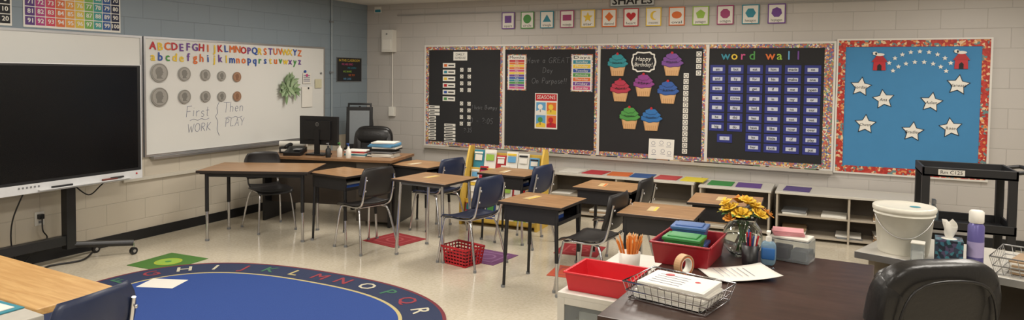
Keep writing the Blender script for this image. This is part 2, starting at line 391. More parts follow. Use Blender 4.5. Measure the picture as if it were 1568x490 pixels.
for k in range(4):b.rect(-1.39,1.59+.025*k,-1.27,1.598+.025*k,.0346,PENCILG)
b.fin()
b=wboard('whiteboard',-6.9,-3.70,.84,2.04);b.fin()
def chart(name,y0,y1,z0,rows,start,pal,txt):
    b=B(name,T(.002,0,0)@ML);cw=(y1-y0-.02)/10;rh=.082
    b.rect(y0,z0,y1,z0+rows*rh+.03,.004,WHITE,.004)
    for r in range(rows):
        for c in range(10):
            u=y0+.01+cw*(c+.5);v=z0+.015+rh*(r+.5);b.rect(u-cw*.46,v-rh*.45,u+cw*.46,v+rh*.45,.006,pal[c])
            b.text(str(start-10*r-9+c),u,v,.055,.0075,txt,bold=.003)
    b.fin()
pal=[P('p0',(88,56,122),.6),P('p1',(170,62,126),.6),P('p2',(202,72,94),.6),P('p3',(212,110,66),.6),P('p4',(220,154,68),.6),P('p5',(212,188,78),.6),P('p6',(120,172,90),.6),P('p7',(70,152,146),.6),P('p8',(54,90,150),.6),P('p9',(30,36,66),.6)]
chart('hundred_chart_poster',-4.78,-3.90,2.07,6,100,pal,WHITE)
chart('number_chart_poster',-5.75,-4.87,2.07,6,20,[INK]*10,WHITE)
b=B('trim_1');b.bb((.001,-3.9,.60),(.03,-1.2,.635),P('raceway',(200,194,180),.5));b.fin()
b=B('conduit_pipe');b.cyl((.02,-.82,0.1),(.02,-.82,RZ),.011,P('conduit_paint',(150,160,165),.4))
for z in(.9,1.7,2.4):b.bb((.001,-.85,z),(.034,-.79,z+.025),GREYP)
b.fin()
b=B('wall_outlet');b.bb((0.001,-4.72,.33),(.012,-4.64,.45),PAPER2);b.bb((.012,-4.70,.39),(.05,-4.66,.43),BLACK);b.bb((.012,-4.69,.35),(.02,-4.67,.37),GREYP)
b.bb((0.001,-4.45,.62),(.03,-4.37,.74),BLACK)
b.tube([(.05,-4.68,.41),(.09,-4.70,.3),(.08,-4.66,.22),(.06,-4.74,.15),(.07,-4.85,.03)],.006,BLACK,sub=6)
b.tube([(.03,-4.4,.66),(.1,-4.3,.55),(.12,-4.2,.62),(.2,-4.15,.72)],.006,BLACK,sub=6);b.fin()
b=B('rules_poster',T(.002,0,0)@ML);b.rect(-.70,1.58,-.14,1.93,.006,CHALK,.006);b.frame(-.70,1.58,-.14,1.93,.008,.0075,GREYP)
b.text('IN THIS CLASSROOM',-.42,1.885,.05,.008,YEL,width=.46);
for k,c in enumerate([PNK,TEAL,LGR,ORG,LBL]):b.text(['WE ARE KIND','WE LEARN','WE SHARE','WE TRY','WE CARE'][k],-.42+(.05 if k%2 else -.05),1.83-.052*k,.04,.008,c)
b.fin()
# ---------------------------------------------------------------- smart board
SCR=P('screen_black',(9,10,12),.22,var=.1,spec=.4)
b=B('interactive_display')
b.bb((.37,-5.76,.70),(.43,-4.02,1.75),P('display_back',(60,62,64),.5))
b.bb((.42,-5.76,.775),(.447,-4.02,1.75),BLACK);b.bb((.44,-5.73,.80),(.4485,-4.05,1.735),SCR)
SILV=P('display_silver',(205,206,206),.4)
b.bb((.42,-5.76,.70),(.465,-4.02,.776),SILV);b.bb((.42,-5.76,1.75),(.45,-4.02,1.757),SILV);b.bb((.42,-4.02,.70),(.45,-4.012,1.757),SILV)
b.bb((.465,-4.95,.715),(.495,-4.15,.724),SILV)
b.cyl((.482,-4.85,.732),(.482,-4.68,.732),.008,BLACK);b.cyl((.482,-4.42,.732),(.482,-4.28,.732),.009,P('brown_marker',(110,50,40),.5));b.cyl((.482,-4.34,.74),(.482,-4.22,.74),.008,BLACK)
for k in range(6):b.bb((.465,-5.1+k*.03,.745),(.468,-5.085+k*.03,.76),GREYP)
b.cyl((.465,-4.08,.75),(.469,-4.08,.75),.008,RED)
for y in(-4.55,-5.25):
    b.bb((.17,y-.04,.12),(.25,y+.04,1.4),BLACKM)
    b.bb((.24,y-.05,.9),(.38,y+.05,1.5),BLACKM)
b.bb((.17,-5.25,.16),(.24,-4.55,.24),BLACKM)
for y,s in((-4.55,1),(-5.25,-1)):
    b.tube([(.2,y,.15),(.48,y+.42*s,.11)],.03,BLACKM,n=6);b.tube([(.2,y,.13),(.12,y+.3*s,.1)],.022,BLACKM,n=6)
    for p in((.48,y+.42*s),(.12,y+.3*s)):
        b.cyl((p[0],p[1],.11),(p[0],p[1],.07),.012,CHROME);b.cyl((p[0]-.014,p[1],.034),(p[0]+.014,p[1],.034),.034,BLACK,n=18);b.cyl((p[0]-.016,p[1],.034),(p[0]+.016,p[1],.034),.015,ALU,n=12)
b.fin(bevel=.003)
b=B('power_cable');b.tube([(.14,-4.3,.012),(.3,-4.5,.012),(.24,-4.75,.012),(.42,-4.95,.012),(.35,-5.15,.012),(.5,-5.3,.012),(.3,-5.5,.012)],.008,BLACK,sub=8)
b.tube([(.35,-4.25,.72),(.2,-4.22,.68),(.12,-4.3,.66),(.05,-4.36,.68)],.006,BLACK,sub=6)
b.tube([(.3,-4.95,.72),(.2,-5.0,.45),(.15,-4.98,.2),(.25,-4.96,.012)],.006,BLACK,sub=6);b.fin()
# ---------------------------------------------------------------- back wall boards
MBB=T(0,-.002,0)@MB
CONF=voro('confetti_border',[(196,92,80),(214,184,110),(92,112,160),(190,120,76),(124,96,150),(226,216,196),(110,146,116),(180,120,92)],70)
FLOR=voro('red_floral_border',[(170,44,36),(186,54,42),(170,44,36),(210,140,84),(186,60,46),(160,38,32),(100,130,130),(222,190,150)],45)
FR=P('white_frame',(216,212,204),.45,var=.02)
b=B('bulletin_board',MBB)
b.rect(1.04,.69,6.32,2.10,.012,CHALK,.012)
b.frame(1.03,.68,6.34,2.115,.022,.026,FR,.026)
b.frame(1.052,.702,6.318,2.092,.046,.020,CONF,.008)
for u in(2.275,3.615,4.955):
    b.rect(u-.04,.75,u-.004,2.045,.020,CONF,.006);b.rect(u-.004,.70,u+.03,2.09,.022,FR,.01);
b.rect(6.225,.702,6.27,2.092,.021,CONF,.008)
b.fin()
b=B('chalk_tray');b.bb((1.03,-.075,.655),(6.34,-.001,.672),ALU);b.bb((1.03,-.08,.655),(6.34,-.07,.69),P('tray_lip',(176,170,160),.45))
b.bb((1.4,-.066,.672),(6.2,-.03,.70),voro('tray_markers',[(60,40,40),(150,110,80),(40,40,50),(200,180,150),(120,60,40),(90,110,80)],9,stretch=(1,.01,.01)))
b.fin()
b=B('bulletin_board',MBB)
b.rect(6.355,.68,7.755,2.13,.012,P('blue_bulletin_paper',(64,130,178),.8,var=.05,scale=8),.012)
b.frame(6.345,.67,7.765,2.14,.018,.028,FR,.028);b.frame(6.363,.688,7.747,2.122,.07,.020,FLOR,.008)
b.fin()
def starpts(u,v,r,k=.45,rot=0,n=5):
    return [(u+(r if i%2==0 else r*k)*math.sin(math.pi*i/n+rot),v+(r if i%2==0 else r*k)*math.cos(math.pi*i/n+rot)) for i in range(2*n)]
for i,(u,v,nm) in enumerate(((6.59,1.62,'Jordan'),(6.81,1.49,'Ana'),(7.25,1.47,'Adien'),(7.48,1.655,'Vanessa'),(6.645,1.215,'Owen'),(7.09,1.155,'Bradley'),(7.43,1.21,'Rose'))):
    b=B('paper_star_name_tag',MBB);r=rnd.uniform(-.15,.15)
    b.poly(starpts(u,v,.112,.5,r),.018,INK,.004);b.poly(starpts(u,v,.098,.5,r),.0195,WHITE);b.text(nm,u,v-.005,.045,.021,INK,shear=.2);b.fin()
b=B('small_star_garland',MBB)
for k in range(9):
    a=math.pi*(.82-.64*k/8);b.poly(starpts(7.13+.33*math.cos(a),1.74+.26*math.sin(a),.026),.02,WHITE,.004)
for k in range(8):
    a=math.pi*(.85-.7*k/7);b.poly(starpts(7.13+.27*math.cos(a),1.72+.17*math.sin(a),.026),.02,WHITE,.004)
b.fin()
for u,v in((6.76,1.90),(7.50,1.92)):
    b=B('doghouse_cutout',MBB@T(u,v,.02))
    b.poly([(-.06,-.1),(.06,-.1),(.055,0),(-.055,0)],.003,RED,.003);b.poly([(-.075,-.01),(.075,-.01),(.03,.055),(-.03,.055)],.005,P('dark_red',(170,26,34),.5),.003)
    b.poly([(-.02,-.1),(.02,-.1),(.02,-.05),(0,-.03),(-.02,-.05)],.005,INK)
    b.disc(0,.068,.045,.006,WHITE,.003,ry=.016);b.disc(-.045,.082,.024,.007,WHITE,.003,ry=.018);b.disc(-.035,.078,.009,.008,INK,ry=.014);b.disc(-.068,.082,.005,.008,INK);b.fin()
b=B('daily_schedule_cards',MBB)
b.rect(1.50,1.90,1.72,2.02,.018,WHITE,.003);b.text('DAILY',1.61,1.982,.045,.020,INK,width=.14);b.text('SCHEDULE',1.61,1.935,.04,.020,INK,width=.17)
for k in range(6):
    v=1.83-.094*k;b.rect(1.33,v-.033,1.53,v+.033,.018,WHITE,.003);b.rect(1.35,v-.018,1.40,v+.018,.0195,[ORG,TEAL,YEL,RED,BLU,GRN][k]);b.rect(1.42,v-.008,1.51,v+.008,.0195,INK)
for k in range(9):
    v=1.77-.094*k
    if k!=4:
        b.rect(1.61,v-.026,1.66,v+.026,.018,WHITE,.003);b.ring(1.635,v,.013,.018,.0195,INK,14)
        b.rect(1.73,v-.026,1.78,v+.026,.018,WHITE,.003) ;b.ring(1.755,v,.013,.018,.0195,INK,14)
for k in range(11):
    v=1.24-.05*k
    if k<10: b.rect(1.10,v-.018,1.28 if k<3 else 1.22,v+.018,.018,WHITE,.003);b.rect(1.12,v-.006,1.2,v+.006,.0195,INK)
    if k>4: b.rect(1.36,v-.018,1.54,v+.018,.018,WHITE,.003);b.rect(1.38,v-.006,1.5,v+.006,.0195,INK)
b.hand('1:20 - 2:05',1.90,1.03,.075,.016,CHALKT,r=.0024);b.hand('Music Bumpy',2.0,1.23,.055,.016,CHALKT,r=.0024);b.hand('2:35',1.74,.90,.06,.016,CHALKT,r=.0024)
b.fin()
def rowcard(name,u0,v0,u1,v1,title,rows,cols):
    b=B(name,MBB);b.rect(u0,v0,u1,v1,.018,WHITE,.004);b.frame(u0,v0,u1,v1,.012,.0195,CONF)
    b.text(title,(u0+u1)/2,v1-.04,.05,.0205,INK,width=(u1-u0)*.75)
    n=len(rows);h=(v1-v0-.09)/n
    for i,t in enumerate(rows):
        v=v1-.07-h*(i+.5);b.rect(u0+.03,v-h*.42,u1-.03,v+h*.42,.0195,cols[i%len(cols)]);b.text(t,(u0+u1)/2,v,h*.75,.0212,WHITE,width=min((u1-u0)*.6,h*.5*len(t)))
    b.fin()
rowcard('months_poster',2.34,1.50,2.62,1.98,'Months',['Jan','Feb','March','April','May','June','July','Aug','Sept','Oct','Nov','Dec'],[RED,ORG,YEL,ORG,PNK,YEL,PUR,BLU,TEAL,GRN,PUR,PNK])
rowcard('days_poster',3.25,1.50,3.545,1.98,'Days',['Sunday','Monday','Tuesday','Wednesday','Thursday','Friday','Saturday'],[TEAL,YEL,BLU,GRN,ORG,PUR,PNK])
b=B('chalk_greeting',MBB)
b.hand('Have a GREAT',2.93,1.87,.07,.014,CHALKT,r=.0024);b.hand('Day',2.93,1.74,.07,.014,CHALKT,r=.0024);b.hand('On Purpose!!',2.95,1.60,.07,.014,CHALKT,r=.0024);b.fin()
b=B('seasons_poster',MBB);b.rect(2.75,1.0,3.07,1.47,.018,WHITE,.004);b.rect(2.76,1.37,3.06,1.46,.0195,RED);b.text('SEASONS',2.91,1.415,.07,.021,WHITE,width=.26)
for i,(u,v,c1,c2) in enumerate(((2.77,1.19,LBL,WHITE),(2.92,1.19,ORG,YEL),(2.77,1.02,LBL,YEL),(2.92,1.02,ORG,RED))):
    b.rect(u,v,u+.135,v+.16,.0195,c1);b.poly([(u,v),(u+.135,v),(u+.135,v+.05),(u+.06,v+.07),(u,v+.04)],.0205,c2);b.rect(u+.055,v+.03,u+.065,v+.08,.021,P('trunk',(90,60,40),.6));b.disc(u+.06,v+.10,.035,.0215,c2 if i!=2 else GRN)
b.fin()
b=B('happy_birthday_plaque',MBB@T(4.20,1.885,.02))
sc_pts=[];n=40
for i in range(n):
    a=2*math.pi*i/n;k=1+.05*math.cos(a*10);ca,sa=math.cos(a),math.sin(a)
    sc_pts.append((.15*k*math.copysign(abs(ca)**.6,ca),.125*k*math.copysign(abs(sa)**.6,sa)))
b.poly(sc_pts,.003,WHITE,.003);b.poly([(x*.88,y*.86) for x,y in sc_pts],.0045,INK);b.text('Happy',0,.035,.075,.006,WHITE,shear=.15);b.text('Birthday!',0,-.035,.07,.006,WHITE,shear=.15,width=.22);b.fin()
TAN=P('cupcake_wrapper',(212,168,118),.6);TAND=P('cupcake_wrapper_fold',(182,134,86),.6)
CK={'tealc':(44,140,150),'purc':(120,72,148),'crim':(180,50,74),'viol':(142,62,136),'bluc':(48,88,160),'grnc':(76,150,70),'blu2':(44,110,176)}
for u,v,c,nm in((3.87,1.86,'tealc','January'),(4.55,1.87,'purc','March'),(3.91,1.54,'crim','April'),(4.205,1.61,'viol','May'),(4.505,1.53,'bluc','June'),(4.035,1.20,'grnc','November'),(4.31,1.19,'blu2','December')):
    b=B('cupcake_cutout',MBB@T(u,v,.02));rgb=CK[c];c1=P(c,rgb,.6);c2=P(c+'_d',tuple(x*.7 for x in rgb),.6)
    b.poly([(-.075,-.15),(.075,-.15),(.105,-.005),(-.105,-.005)],.003,TAN,.003)
    for k in range(-3,4):b.poly([(k*.023-.003,-.148),(k*.023+.003,-.148),(k*.031+.004,-.01),(k*.031-.004,-.01)],.004,TAND)
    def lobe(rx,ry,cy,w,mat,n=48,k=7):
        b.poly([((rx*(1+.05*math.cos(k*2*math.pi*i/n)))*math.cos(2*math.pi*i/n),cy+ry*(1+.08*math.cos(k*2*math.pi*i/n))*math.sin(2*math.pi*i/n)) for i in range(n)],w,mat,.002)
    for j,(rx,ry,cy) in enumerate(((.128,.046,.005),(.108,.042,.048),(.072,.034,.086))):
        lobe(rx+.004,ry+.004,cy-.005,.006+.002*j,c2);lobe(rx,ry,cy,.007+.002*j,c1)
    b.disc(0,.125,.016,.014,RED,.002,n=14)
    b.rect(-.07,-.09,.07,-.035,.0045,TAN);b.text(nm,0,.015,.038,.0165,INK,width=.13);b.fin()
b=B('clock_cards',MBB)
for k in range(4):
    v=1.98-.075*k;b.rect(4.835,v-.03,4.895,v+.03,.018,WHITE,.003);b.ring(4.865,v,.015,.021,.0195,INK,14)
for k in range(14):
    v=1.72-.07*k;b.rect(4.69,v-.03,4.75,v+.03,.018,WHITE,.003);b.ring(4.72,v,.015,.021,.0195,INK,14)
b.fin()
b=B('paper_on_tray');b.M=T(4.44,-.048,.70)@R(-8,'X')@MB
b.rect(-.155,0,.155,.26,.0,WHITE,.002)
for k,(x,y) in enumerate(((-.1,.19),(0,.2),(.09,.19),(-.09,.09),(.02,.1),(.1,.08))):b.ring(x,y,.02,.024,.001,PENCILG,12);b.rect(x-.03,y-.04,x+.03,y-.036,.001,PENCILG)
b.fin()
b=B('word_wall_letters',MBB)
for i,ch in enumerate('WORD WALL'):
    if ch!=' ':b.text(ch.lower(),5.17+i*.098,1.955,.14,.02,[TEAL,YEL,PNK,GRN,RED,ORG,LGR,LBL,PUR][i],bold=.004)
b.fin()
CB=P('word_card_blue',(38,46,124),.6);CWH=P('word_card_label',(196,200,214),.7)
words='am and are as at be big but by can come day did do eat for get go had has have he her him his if in is it like little look made make me my no not now of off on one open or our out over play put ran red run said saw see she sit so some stop'.split()
b=B('word_wall_cards',MBB);wi=0
for c,u in enumerate((5.085,5.29,5.50,5.70,5.905,6.11)):
    for r in range(7 if c<2 else 9):
        v=1.80-.1125*r
        b.rect(u-.085,v-.05,u+.085,v+.05,.018,CB,.003);b.rect(u-.055,v-.021,u+.055,v+.021,.0195,CWH);b.text(words[wi%len(words)],u,v,.042,.0205,INK,bold=.0015);wi+=1
v=1.80-.1125*7.2;b.rect(5.18-.085,v-.05,5.18+.085,v+.05,.018,CB,.003);b.rect(5.125,v-.021,5.235,v+.021,.0195,CWH);b.text('is',5.18,v,.042,.0205,INK)
b.fin()
b=B('display_rail');b.bb((.55,-.02,2.545),(8.8,-.001,2.562),P('rail_grey',(150,148,144),.4));b.fin()
shapes=['square','circle','triangle','rectangle','star','diamond','heart','crescent','oval','pentagon','octagon','hexagon','heptagon']
scol=[PUR,GRN,TEAL,MAG,YEL,ORG,RED,YEL,ORG,LGR,MAG,TEAL,PUR]
def ngon(n,r,a0=0):return [(r*math.cos(a0+2*math.pi*i/n),r*math.sin(a0+2*math.pi*i/n)) for i in range(n)]
for i,s in enumerate(shapes):
    u=2.345+i*.281;b=B('shape_card',MB@T(u,2.435,.024));c=scol[i]
    b.rect(-.095,-.112,.095,.112,.0,c,.002);b.rect(-.083,-.10,.083,.10,.001,WHITE)
    if s=='square':q=[(-.05,-.03),(.05,-.03),(.05,.065),(-.05,.065)]
    elif s=='rectangle':q=[(-.06,-.02),(.06,-.02),(.06,.055),(-.06,.055)]
    elif s=='star':q=starpts(0,.015,.068)
    elif s=='heart':q=[(.0038*16*math.sin(t)**3,.015+.0038*(13*math.cos(t)-5*math.cos(2*t)-2*math.cos(3*t)-math.cos(4*t))) for t in [2*math.pi*k/24 for k in range(24)]]
    elif s=='crescent':q=[(.05*math.cos(t)+.01,.015+.055*math.sin(t)) for t in [math.radians(60+k*15) for k in range(17)]]+[(.038*math.cos(t)+.028,.015+.045*math.sin(t)) for t in [math.radians(285-k*15) for k in range(1,14)]]
    elif s=='oval':q=[(.06*math.cos(t),.015+.043*math.sin(t)) for t in [2*math.pi*k/24 for k in range(24)]]
    elif s=='triangle':q=[(-.06,-.03),(.06,-.03),(0,.068)]
    elif s=='diamond':q=[(0,-.045),(.055,.015),(0,.075),(-.055,.015)]
    else:
        n={'circle':24,'pentagon':5,'octagon':8,'hexagon':6,'heptagon':7}[s];q=[(x,y+.015) for x,y in ngon(n,.058,math.pi/2 if n in(5,7) else 0 if n!=8 else math.pi/8)]
    b.poly(q,.002,c);b.text(s,0,-.072,.045,.002,INK,width=.12);b.fin()
b=B('shapes_sign',MB);b.rect(3.76,2.575,4.32,2.715,.03,P('sign_grey',(200,204,204),.6),.006);b.frame(3.76,2.575,4.32,2.715,.008,.031,GREYP);b.text('SHAPES',4.04,2.64,.145,.032,INK,width=.5,bold=.006);b.fin()
b=B('wall_intercom_box');b.bb((.34,-.11,2.02),(.53,-.001,2.34),PAPER2);b.bb((.36,-.118,2.05),(.51,-.11,2.2),WHITE);b.cyl((.435,-.12,2.28),(.435,-.105,2.28),.012,GREYP)
b.cyl((.47,-.015,2.02),(.47,-.015,1.22),.009,PAPER2);b.bb((.42,-.045,1.08),(.52,-.001,1.22),PAPER2);b.bb((.43,-.05,1.09),(.51,-.045,1.21),WHITE);b.fin(bevel=.006)
b=B('room_sign',MBB);b.rect(.14,2.60,.26,2.69,.006,WHITE,.006);b.rect(.15,2.61,.25,2.65,.0075,TEAL);b.fin()
# ---------------------------------------------------------------- floor things
NAVYR=P('rug_navy',(40,50,80),.95,var=.12,scale=200,bump=.2);BLUR=P('rug_blue',(38,68,136),.95,var=.12,scale=200,bump=.2)
GOLDR=P('rug_gold',(184,170,120),.95);MARR=P('rug_maroon',(112,44,54),.95);CREAMR=P('rug_cream',(196,190,168),.95);GRNR=P('rug_green',(62,112,86),.95);REDR=P('rug_red',(144,56,66),.95)
def sup(a,c,n=2.5,k=120,cx=2.53,cy=-4.85):
    o=[]
    for i in range(k):
        t=2*math.pi*i/k;x,y=math.cos(t),math.sin(t)
        o.append((cx+a*math.copysign(abs(x)**(2/n),x),cy+c*math.copysign(abs(y)**(2/n),y)))
    return o
b=B('alphabet_rug')
b.poly(sup(1.53,1.08),.010,MARR,.010);b.poly(sup(1.505,1.055),.0108,NAVYR);b.poly(sup(1.24,.80),.0116,GOLDR);b.poly(sup(1.215,.775),.0124,BLUR)
path=sup(1.375,.925,k=720);path=path[::-1]
seg=[0]
for i in range(1,721):
    p,q=path[i-1],path[i%720];seg.append(seg[-1]+math.dist(p,q))
top=max(range(720),key=lambda i:path[i][1]-abs(path[i][0]-2.49)*.5);s0=seg[top]
lc=[CREAMR,REDR,GRNR,GOLDR,REDR,REDR,CREAMR,GRNR,REDR,CREAMR]
for k in range(26):
    s_=(s0+(k-12)*.25)%seg[-1];i=max(j for j in range(721) if seg[j]<=s_)%720
    p=path[i];q=path[(i+3)%720];an=math.atan2(q[1]-p[1],q[0]-p[0])
    b.text(chr(65+k),p[0],p[1],.19,.0122,lc[(k-8)%10],rot=an,bold=.005)
b.fin()
def mat_(name,x,y,c,rot,size,shape_c,kind):
    b=B(name);h=size/2;b.rect(-h,-h,h,h,.004,c,.004)
    if kind=='circle':b.disc(0,0,h*.5,.0048,shape_c);b.disc(0,0,h*.42,.0054,LGR);b.disc(0,0,h*.12,.006,GRN)
    else:
        b.frame(-h*.7,-h*.7,h*.7,h*.7,.02,.0048,shape_c);b.ring(0,0,h*.3,h*.4,.0048,shape_c)
    b.fin((x,y,0.0),rot)
mat_('green_floor_mat',.985,-4.16,P('mat_green',(72,118,48),.8),2,.46,P('mat_lime',(166,180,58),.8),'circle')
mat_('red_floor_mat',2.29,-2.55,P('mat_red',(146,34,40),.8),-12,.46,P('mat_pink',(170,72,74),.8),'f')
mat_('purple_floor_mat',3.43,-2.69,P('mat_purple',(112,66,110),.8),-8,.42,P('mat_lav',(140,100,140),.8),'f')
mat_('red_floor_mat',4.12,-2.05,P('mat_red',(146,34,40),.8),5,.42,P('mat_pink',(170,72,74),.8),'f')
mat_('orange_floor_mat',4.3,-2.8,P('mat_orange',(196,84,54),.8),5,.34,P('mat_pink',(170,72,74),.8),'f')
b=B('loose_paper_sheet');b.rect(-.11,-.15,.11,.15,.014,WHITE,.001);b.fin((1.52,-4.63,0.0),-70)
# ---------------------------------------------------------------- furniture
def chair(shellmat,name='student_chair'):
    b=B(name)
    G=[]
    for i in range(13):
        x=-.20+.38*i/12;row=[]
        for j in range(11):
            t=j/10*2-1;w=.205-.02*(abs(i-6)/6)**3-(.02 if i>9 else 0)
            z=.44+.012*abs(t)**2.5-.022*math.exp(-((x+.02)/.12)**2)*(1-t*t)-(.035*((-.13-x)/.07)**2 if x<-.13 else 0)+(.03*((x-.13)/.05)**2 if x>.13 else 0)
            row.append((x,t*w,z))
        G.append(row)
    b.shell(G,.008,shellmat)
    G=[]
    for i in range(11):
        s=i/10;z=.53+.29*s;row=[]
        w=.215-.035*abs(2*s-1)**3-.02*s
        for j in range(11):
            t=j/10*2-1
            x=.20+.07*s-.05*t*t*(.6+.4*s)+.02*math.sin(math.pi*s);row.append((x,t*w,z-(.012*t*t*(1 if s>.5 else -1)*abs(2*s-1))))
        G.append(row)
    b.shell(G,.008,shellmat)
    r=.0105
    for s in(-1,1):
        b.tube([(-.22,.20*s,.012),(-.17,.17*s,.36),(-.13,.155*s,.415),(.05,.15*s,.42),(.17,.16*s,.45),(.215,.165*s,.54),(.255,.16*s,.74)],r,CHROME,sub=5)
        b.tube([(.25,.215*s,.012),(.16,.17*s,.36),(.10,.14*s,.412),(-.02,.13*s,.415)],r,CHROME,sub=5)
        for p in((-.22,.20*s),(.25,.215*s)):b.cyl((p[0],p[1],0),(p[0],p[1],.022),.014,GREYP,n=10)
        b.sph((.268,.16*s,.70),(.006,.009,.009),CHROME,n=8,k=6)
        b.sph((.25,.16*s,.60),(.006,.009,.009),CHROME,n=8,k=6)
    b.tube([(-.12,-.15,.412),(-.12,.15,.412)],.008,CHROME);b.tube([(.13,-.15,.425),(.13,.15,.425)],.008,CHROME)
    return b
SB=P('chair_black',(36,34,34),.42,var=.1);SN=P('chair_navy',(36,46,74),.4,var=.1)
cb=chair(SB).fin((4.62,-3.22,0),-8)
cn=chair(SN).fin((3.38,-2.93,0),-14)
inst(cb,(2.20,-2.93,0),-18);inst(cn,(2.45,-1.98,0),-14);inst(cn,(3.50,-2.02,0),-10);inst(cb,(4.62,-2.38,0),-6);inst(cb,(5.54,-3.26,0),0)
inst(cb,(.80,-2.76,0),155)
inst(cn,(3.40,-6.58,0),8)
DKBOX=P('desk_box_black',(32,31,33),.45,var=.1);EDG=P('dark_edge',(40,32,28),.5)
def desk(name='student_desk',box=True,h=.70):
    b=B(name);X,Y=.28,.25
    b.bb((-X,-Y,h-.022),(X,Y,h-.002),EDG)
    b.bb((-X+.003,-Y+.003,h-.01),(X-.003,Y-.003,h),WOODTOP)
    if box:
        z0,z1=h-.15,h-.022;t=.006;a,c=.24,.215
        b.bb((-a,-c,z0),(a,c,z0+t),DKBOX);b.bb((-a,-c,z0),(a,-c+t,z1),DKBOX);b.bb((-a,c-t,z0),(a,c,z1),DKBOX);b.bb((-a,-c,z0),(-a+t,c,z1),DKBOX)
        b.bb((a-.01,-c,z0),(a,c,z0+.03),DKBOX)
        b.bb((-.1,-.15,z0+t),(.14,.1,z0+.04),BLU);b.bb((-.08,-.12,z0+.04),(.15,.08,z0+.06),WHITE)
    else:
        z1=h-.022;z0=z1-.03;b.bb((-.22,-.2,z0),(.22,-.18,z1),GREYP);b.bb((-.22,.18,z0),(.22,.2,z1),GREYP)
    for sx in(-1,1):
        for sy in(-1,1):
            x,y=.215*sx,.20*sy
            if box:
                b.cyl((x,y,h-.05),(x*1.06,y*1.04,.26),.0155,BLACKM);b.cyl((x*1.06,y*1.04,.27),(x*1.1,y*1.06,.015),.012,BLACKM if sx<0 else CHROME)
            else:b.cyl((x,y,h-.03),(x*1.12,y*1.1,.015),.0135,CHROME)
            b.cyl((x*1.12,y*1.08,0),(x*1.12,y*1.08,.02),.017,GREYP)
    return b
d0=desk().fin((4.21,-3.24,0),-4,bevel=.002)
for p in((1.83,-2.77,-8),(2.17,-1.86,-6),(3.32,-1.92,-4),(4.49,-2.29,-3),(5.17,-3.22,0),(5.54,-2.52,2)):inst(d0,(p[0],p[1],0),p[2])
b=desk(box=False,h=.72);b.fin((2.92,-2.80,0),-5,bevel=.002).scale=(1.12,1.08,1)
NT=[(4.1,-3.2,YEL),(2.85,-2.75,YEL),(4.42,-2.3,ORG),(5.1,-3.2,YEL),(2.1,-1.9,WHITE),(3.25,-1.95,WHITE),(5.5,-2.5,YEL)]
for i,(x,y,c) in enumerate(NT):
    b=B('desk_name_plate');z=.7215 if i==1 else .7015;b.rect(-.09,-.035,.09,.035,z,P('name_plate_tan',(200,178,132),.5),.001);b.rect(-.08,-.03,.08,-.012,z+.0005,c);b.fin((x,y,0),rnd.uniform(70,100))
b=B('activity_table');h=.72
b.bb((-.56,-.33,h-.028),(.56,.33,h-.002),EDG);b.bb((-.553,-.323,h-.01),(.553,.323,h),WOODTOP)
for sx in(-1,1):
    for sy in(-1,1):
        x,y=.48*sx,.26*sy;b.cyl((x,y,h-.03),(x,y,.3),.019,BLACKM);b.cyl((x,y,.31),(x,y,.02),.015,CHROME);b.cyl((x,y,0),(x,y,.02),.02,GREYP);b.bb((x-.05,y-.05,h-.04),(x+.05,y+.05,h-.028),BLACKM)
b.bb((-.48,-.27,h-.07),(.48,-.25,h-.028),BLACKM);b.bb((-.48,.25,h-.07),(.48,.27,h-.028),BLACKM)
b.fin((.98,-3.02,0),25,bevel=.003)
b=B('book_basket',T(0,0,.0))
for z,k in((.0,.86),(.03,.89),(.06,.92),(.09,.95),(.12,.98),(.15,1.0)):
    x,y=.16*k,.12*k;b.tube([(-x,-y,z+.004),(x,-y,z+.004),(x,y,z+.004),(-x,y,z+.004)],.008 if z<.15 else .012,RED,n=6,closed=True)
for i in range(9):
    x=-.16+.04*i
    for s in(-1,1):b.tube([(x*.86,-.12*.86*s,.004),(x,-.12*s,.15)],.006,RED,n=5)
for i in range(7):
    y=-.12+.04*i
    for s in(-1,1):b.tube([(.16*.86*s,y*.86,.004),(.16*s,y,.15)],.006,RED,n=5)
b.bb((-.137,-.1,0),(.137,.1,.006),RED);b.bb((-.12,-.08,.006),(.1,.08,.09),P('dark_book',(60,30,40),.6));b.fin((3.32,-2.98,.0046),-14)
b=B('office_desk');h=.75
DW=wood('office_desk_wood',(124,92,64),(154,116,82),.4)
b.bb((-.8,-.36,h-.03),(.8,.36,h),DW);b.bb((-.78,-.34,0),(-.75,.34,h-.03),BLACKM);b.bb((.75,-.34,0),(.78,.34,h-.03),BLACKM);b.bb((-.75,-.2,.2),(.75,-.17,h-.03),P('desk_modesty',(70,62,56),.5))
b.bb((.36,-.3,.05),(.75,.32,h-.03),P('desk_pedestal',(86,78,70),.5))
b.fin((1.10,-1.98,0),13,bevel=.003)
b=B('computer_monitor')
b.bb((-.25,-.02,.12),(.25,.02,.45),BLACK);b.bb((-.17,-.045,.18),(.17,-.02,.4),BLACK)
b.bb((-.03,-.06,.02),(.03,-.03,.3),BLACK);b.bb((-.12,-.1,0),(.12,.08,.02),BLACK);b.bb((-.24,.02,.13),(.24,.024,.44),SCR)
b.M=T(0,-.046,.36)@MB;b.ring(0,0,.018,.022,.0,ALU,20);b.text('D',0,0,.02,.0,ALU);b.fin((.93,-2.12,.75),8,bevel=.004)
b=B('paper_stack')
z=0
for k in range(12):
    t=rnd.uniform(.006,.022);b.box((rnd.uniform(-.02,.02),rnd.uniform(-.02,.02),z+t/2),(.28+rnd.uniform(-.02,.03),.22,t),rnd.choice([WHITE,PAPER2,PAPER2,GREYP,WHITE,LBL,BLACK]),rz=rnd.uniform(-8,8));z+=t
b.fin((1.66,-1.84,.75),13)
b=B('book_stack')
z=0
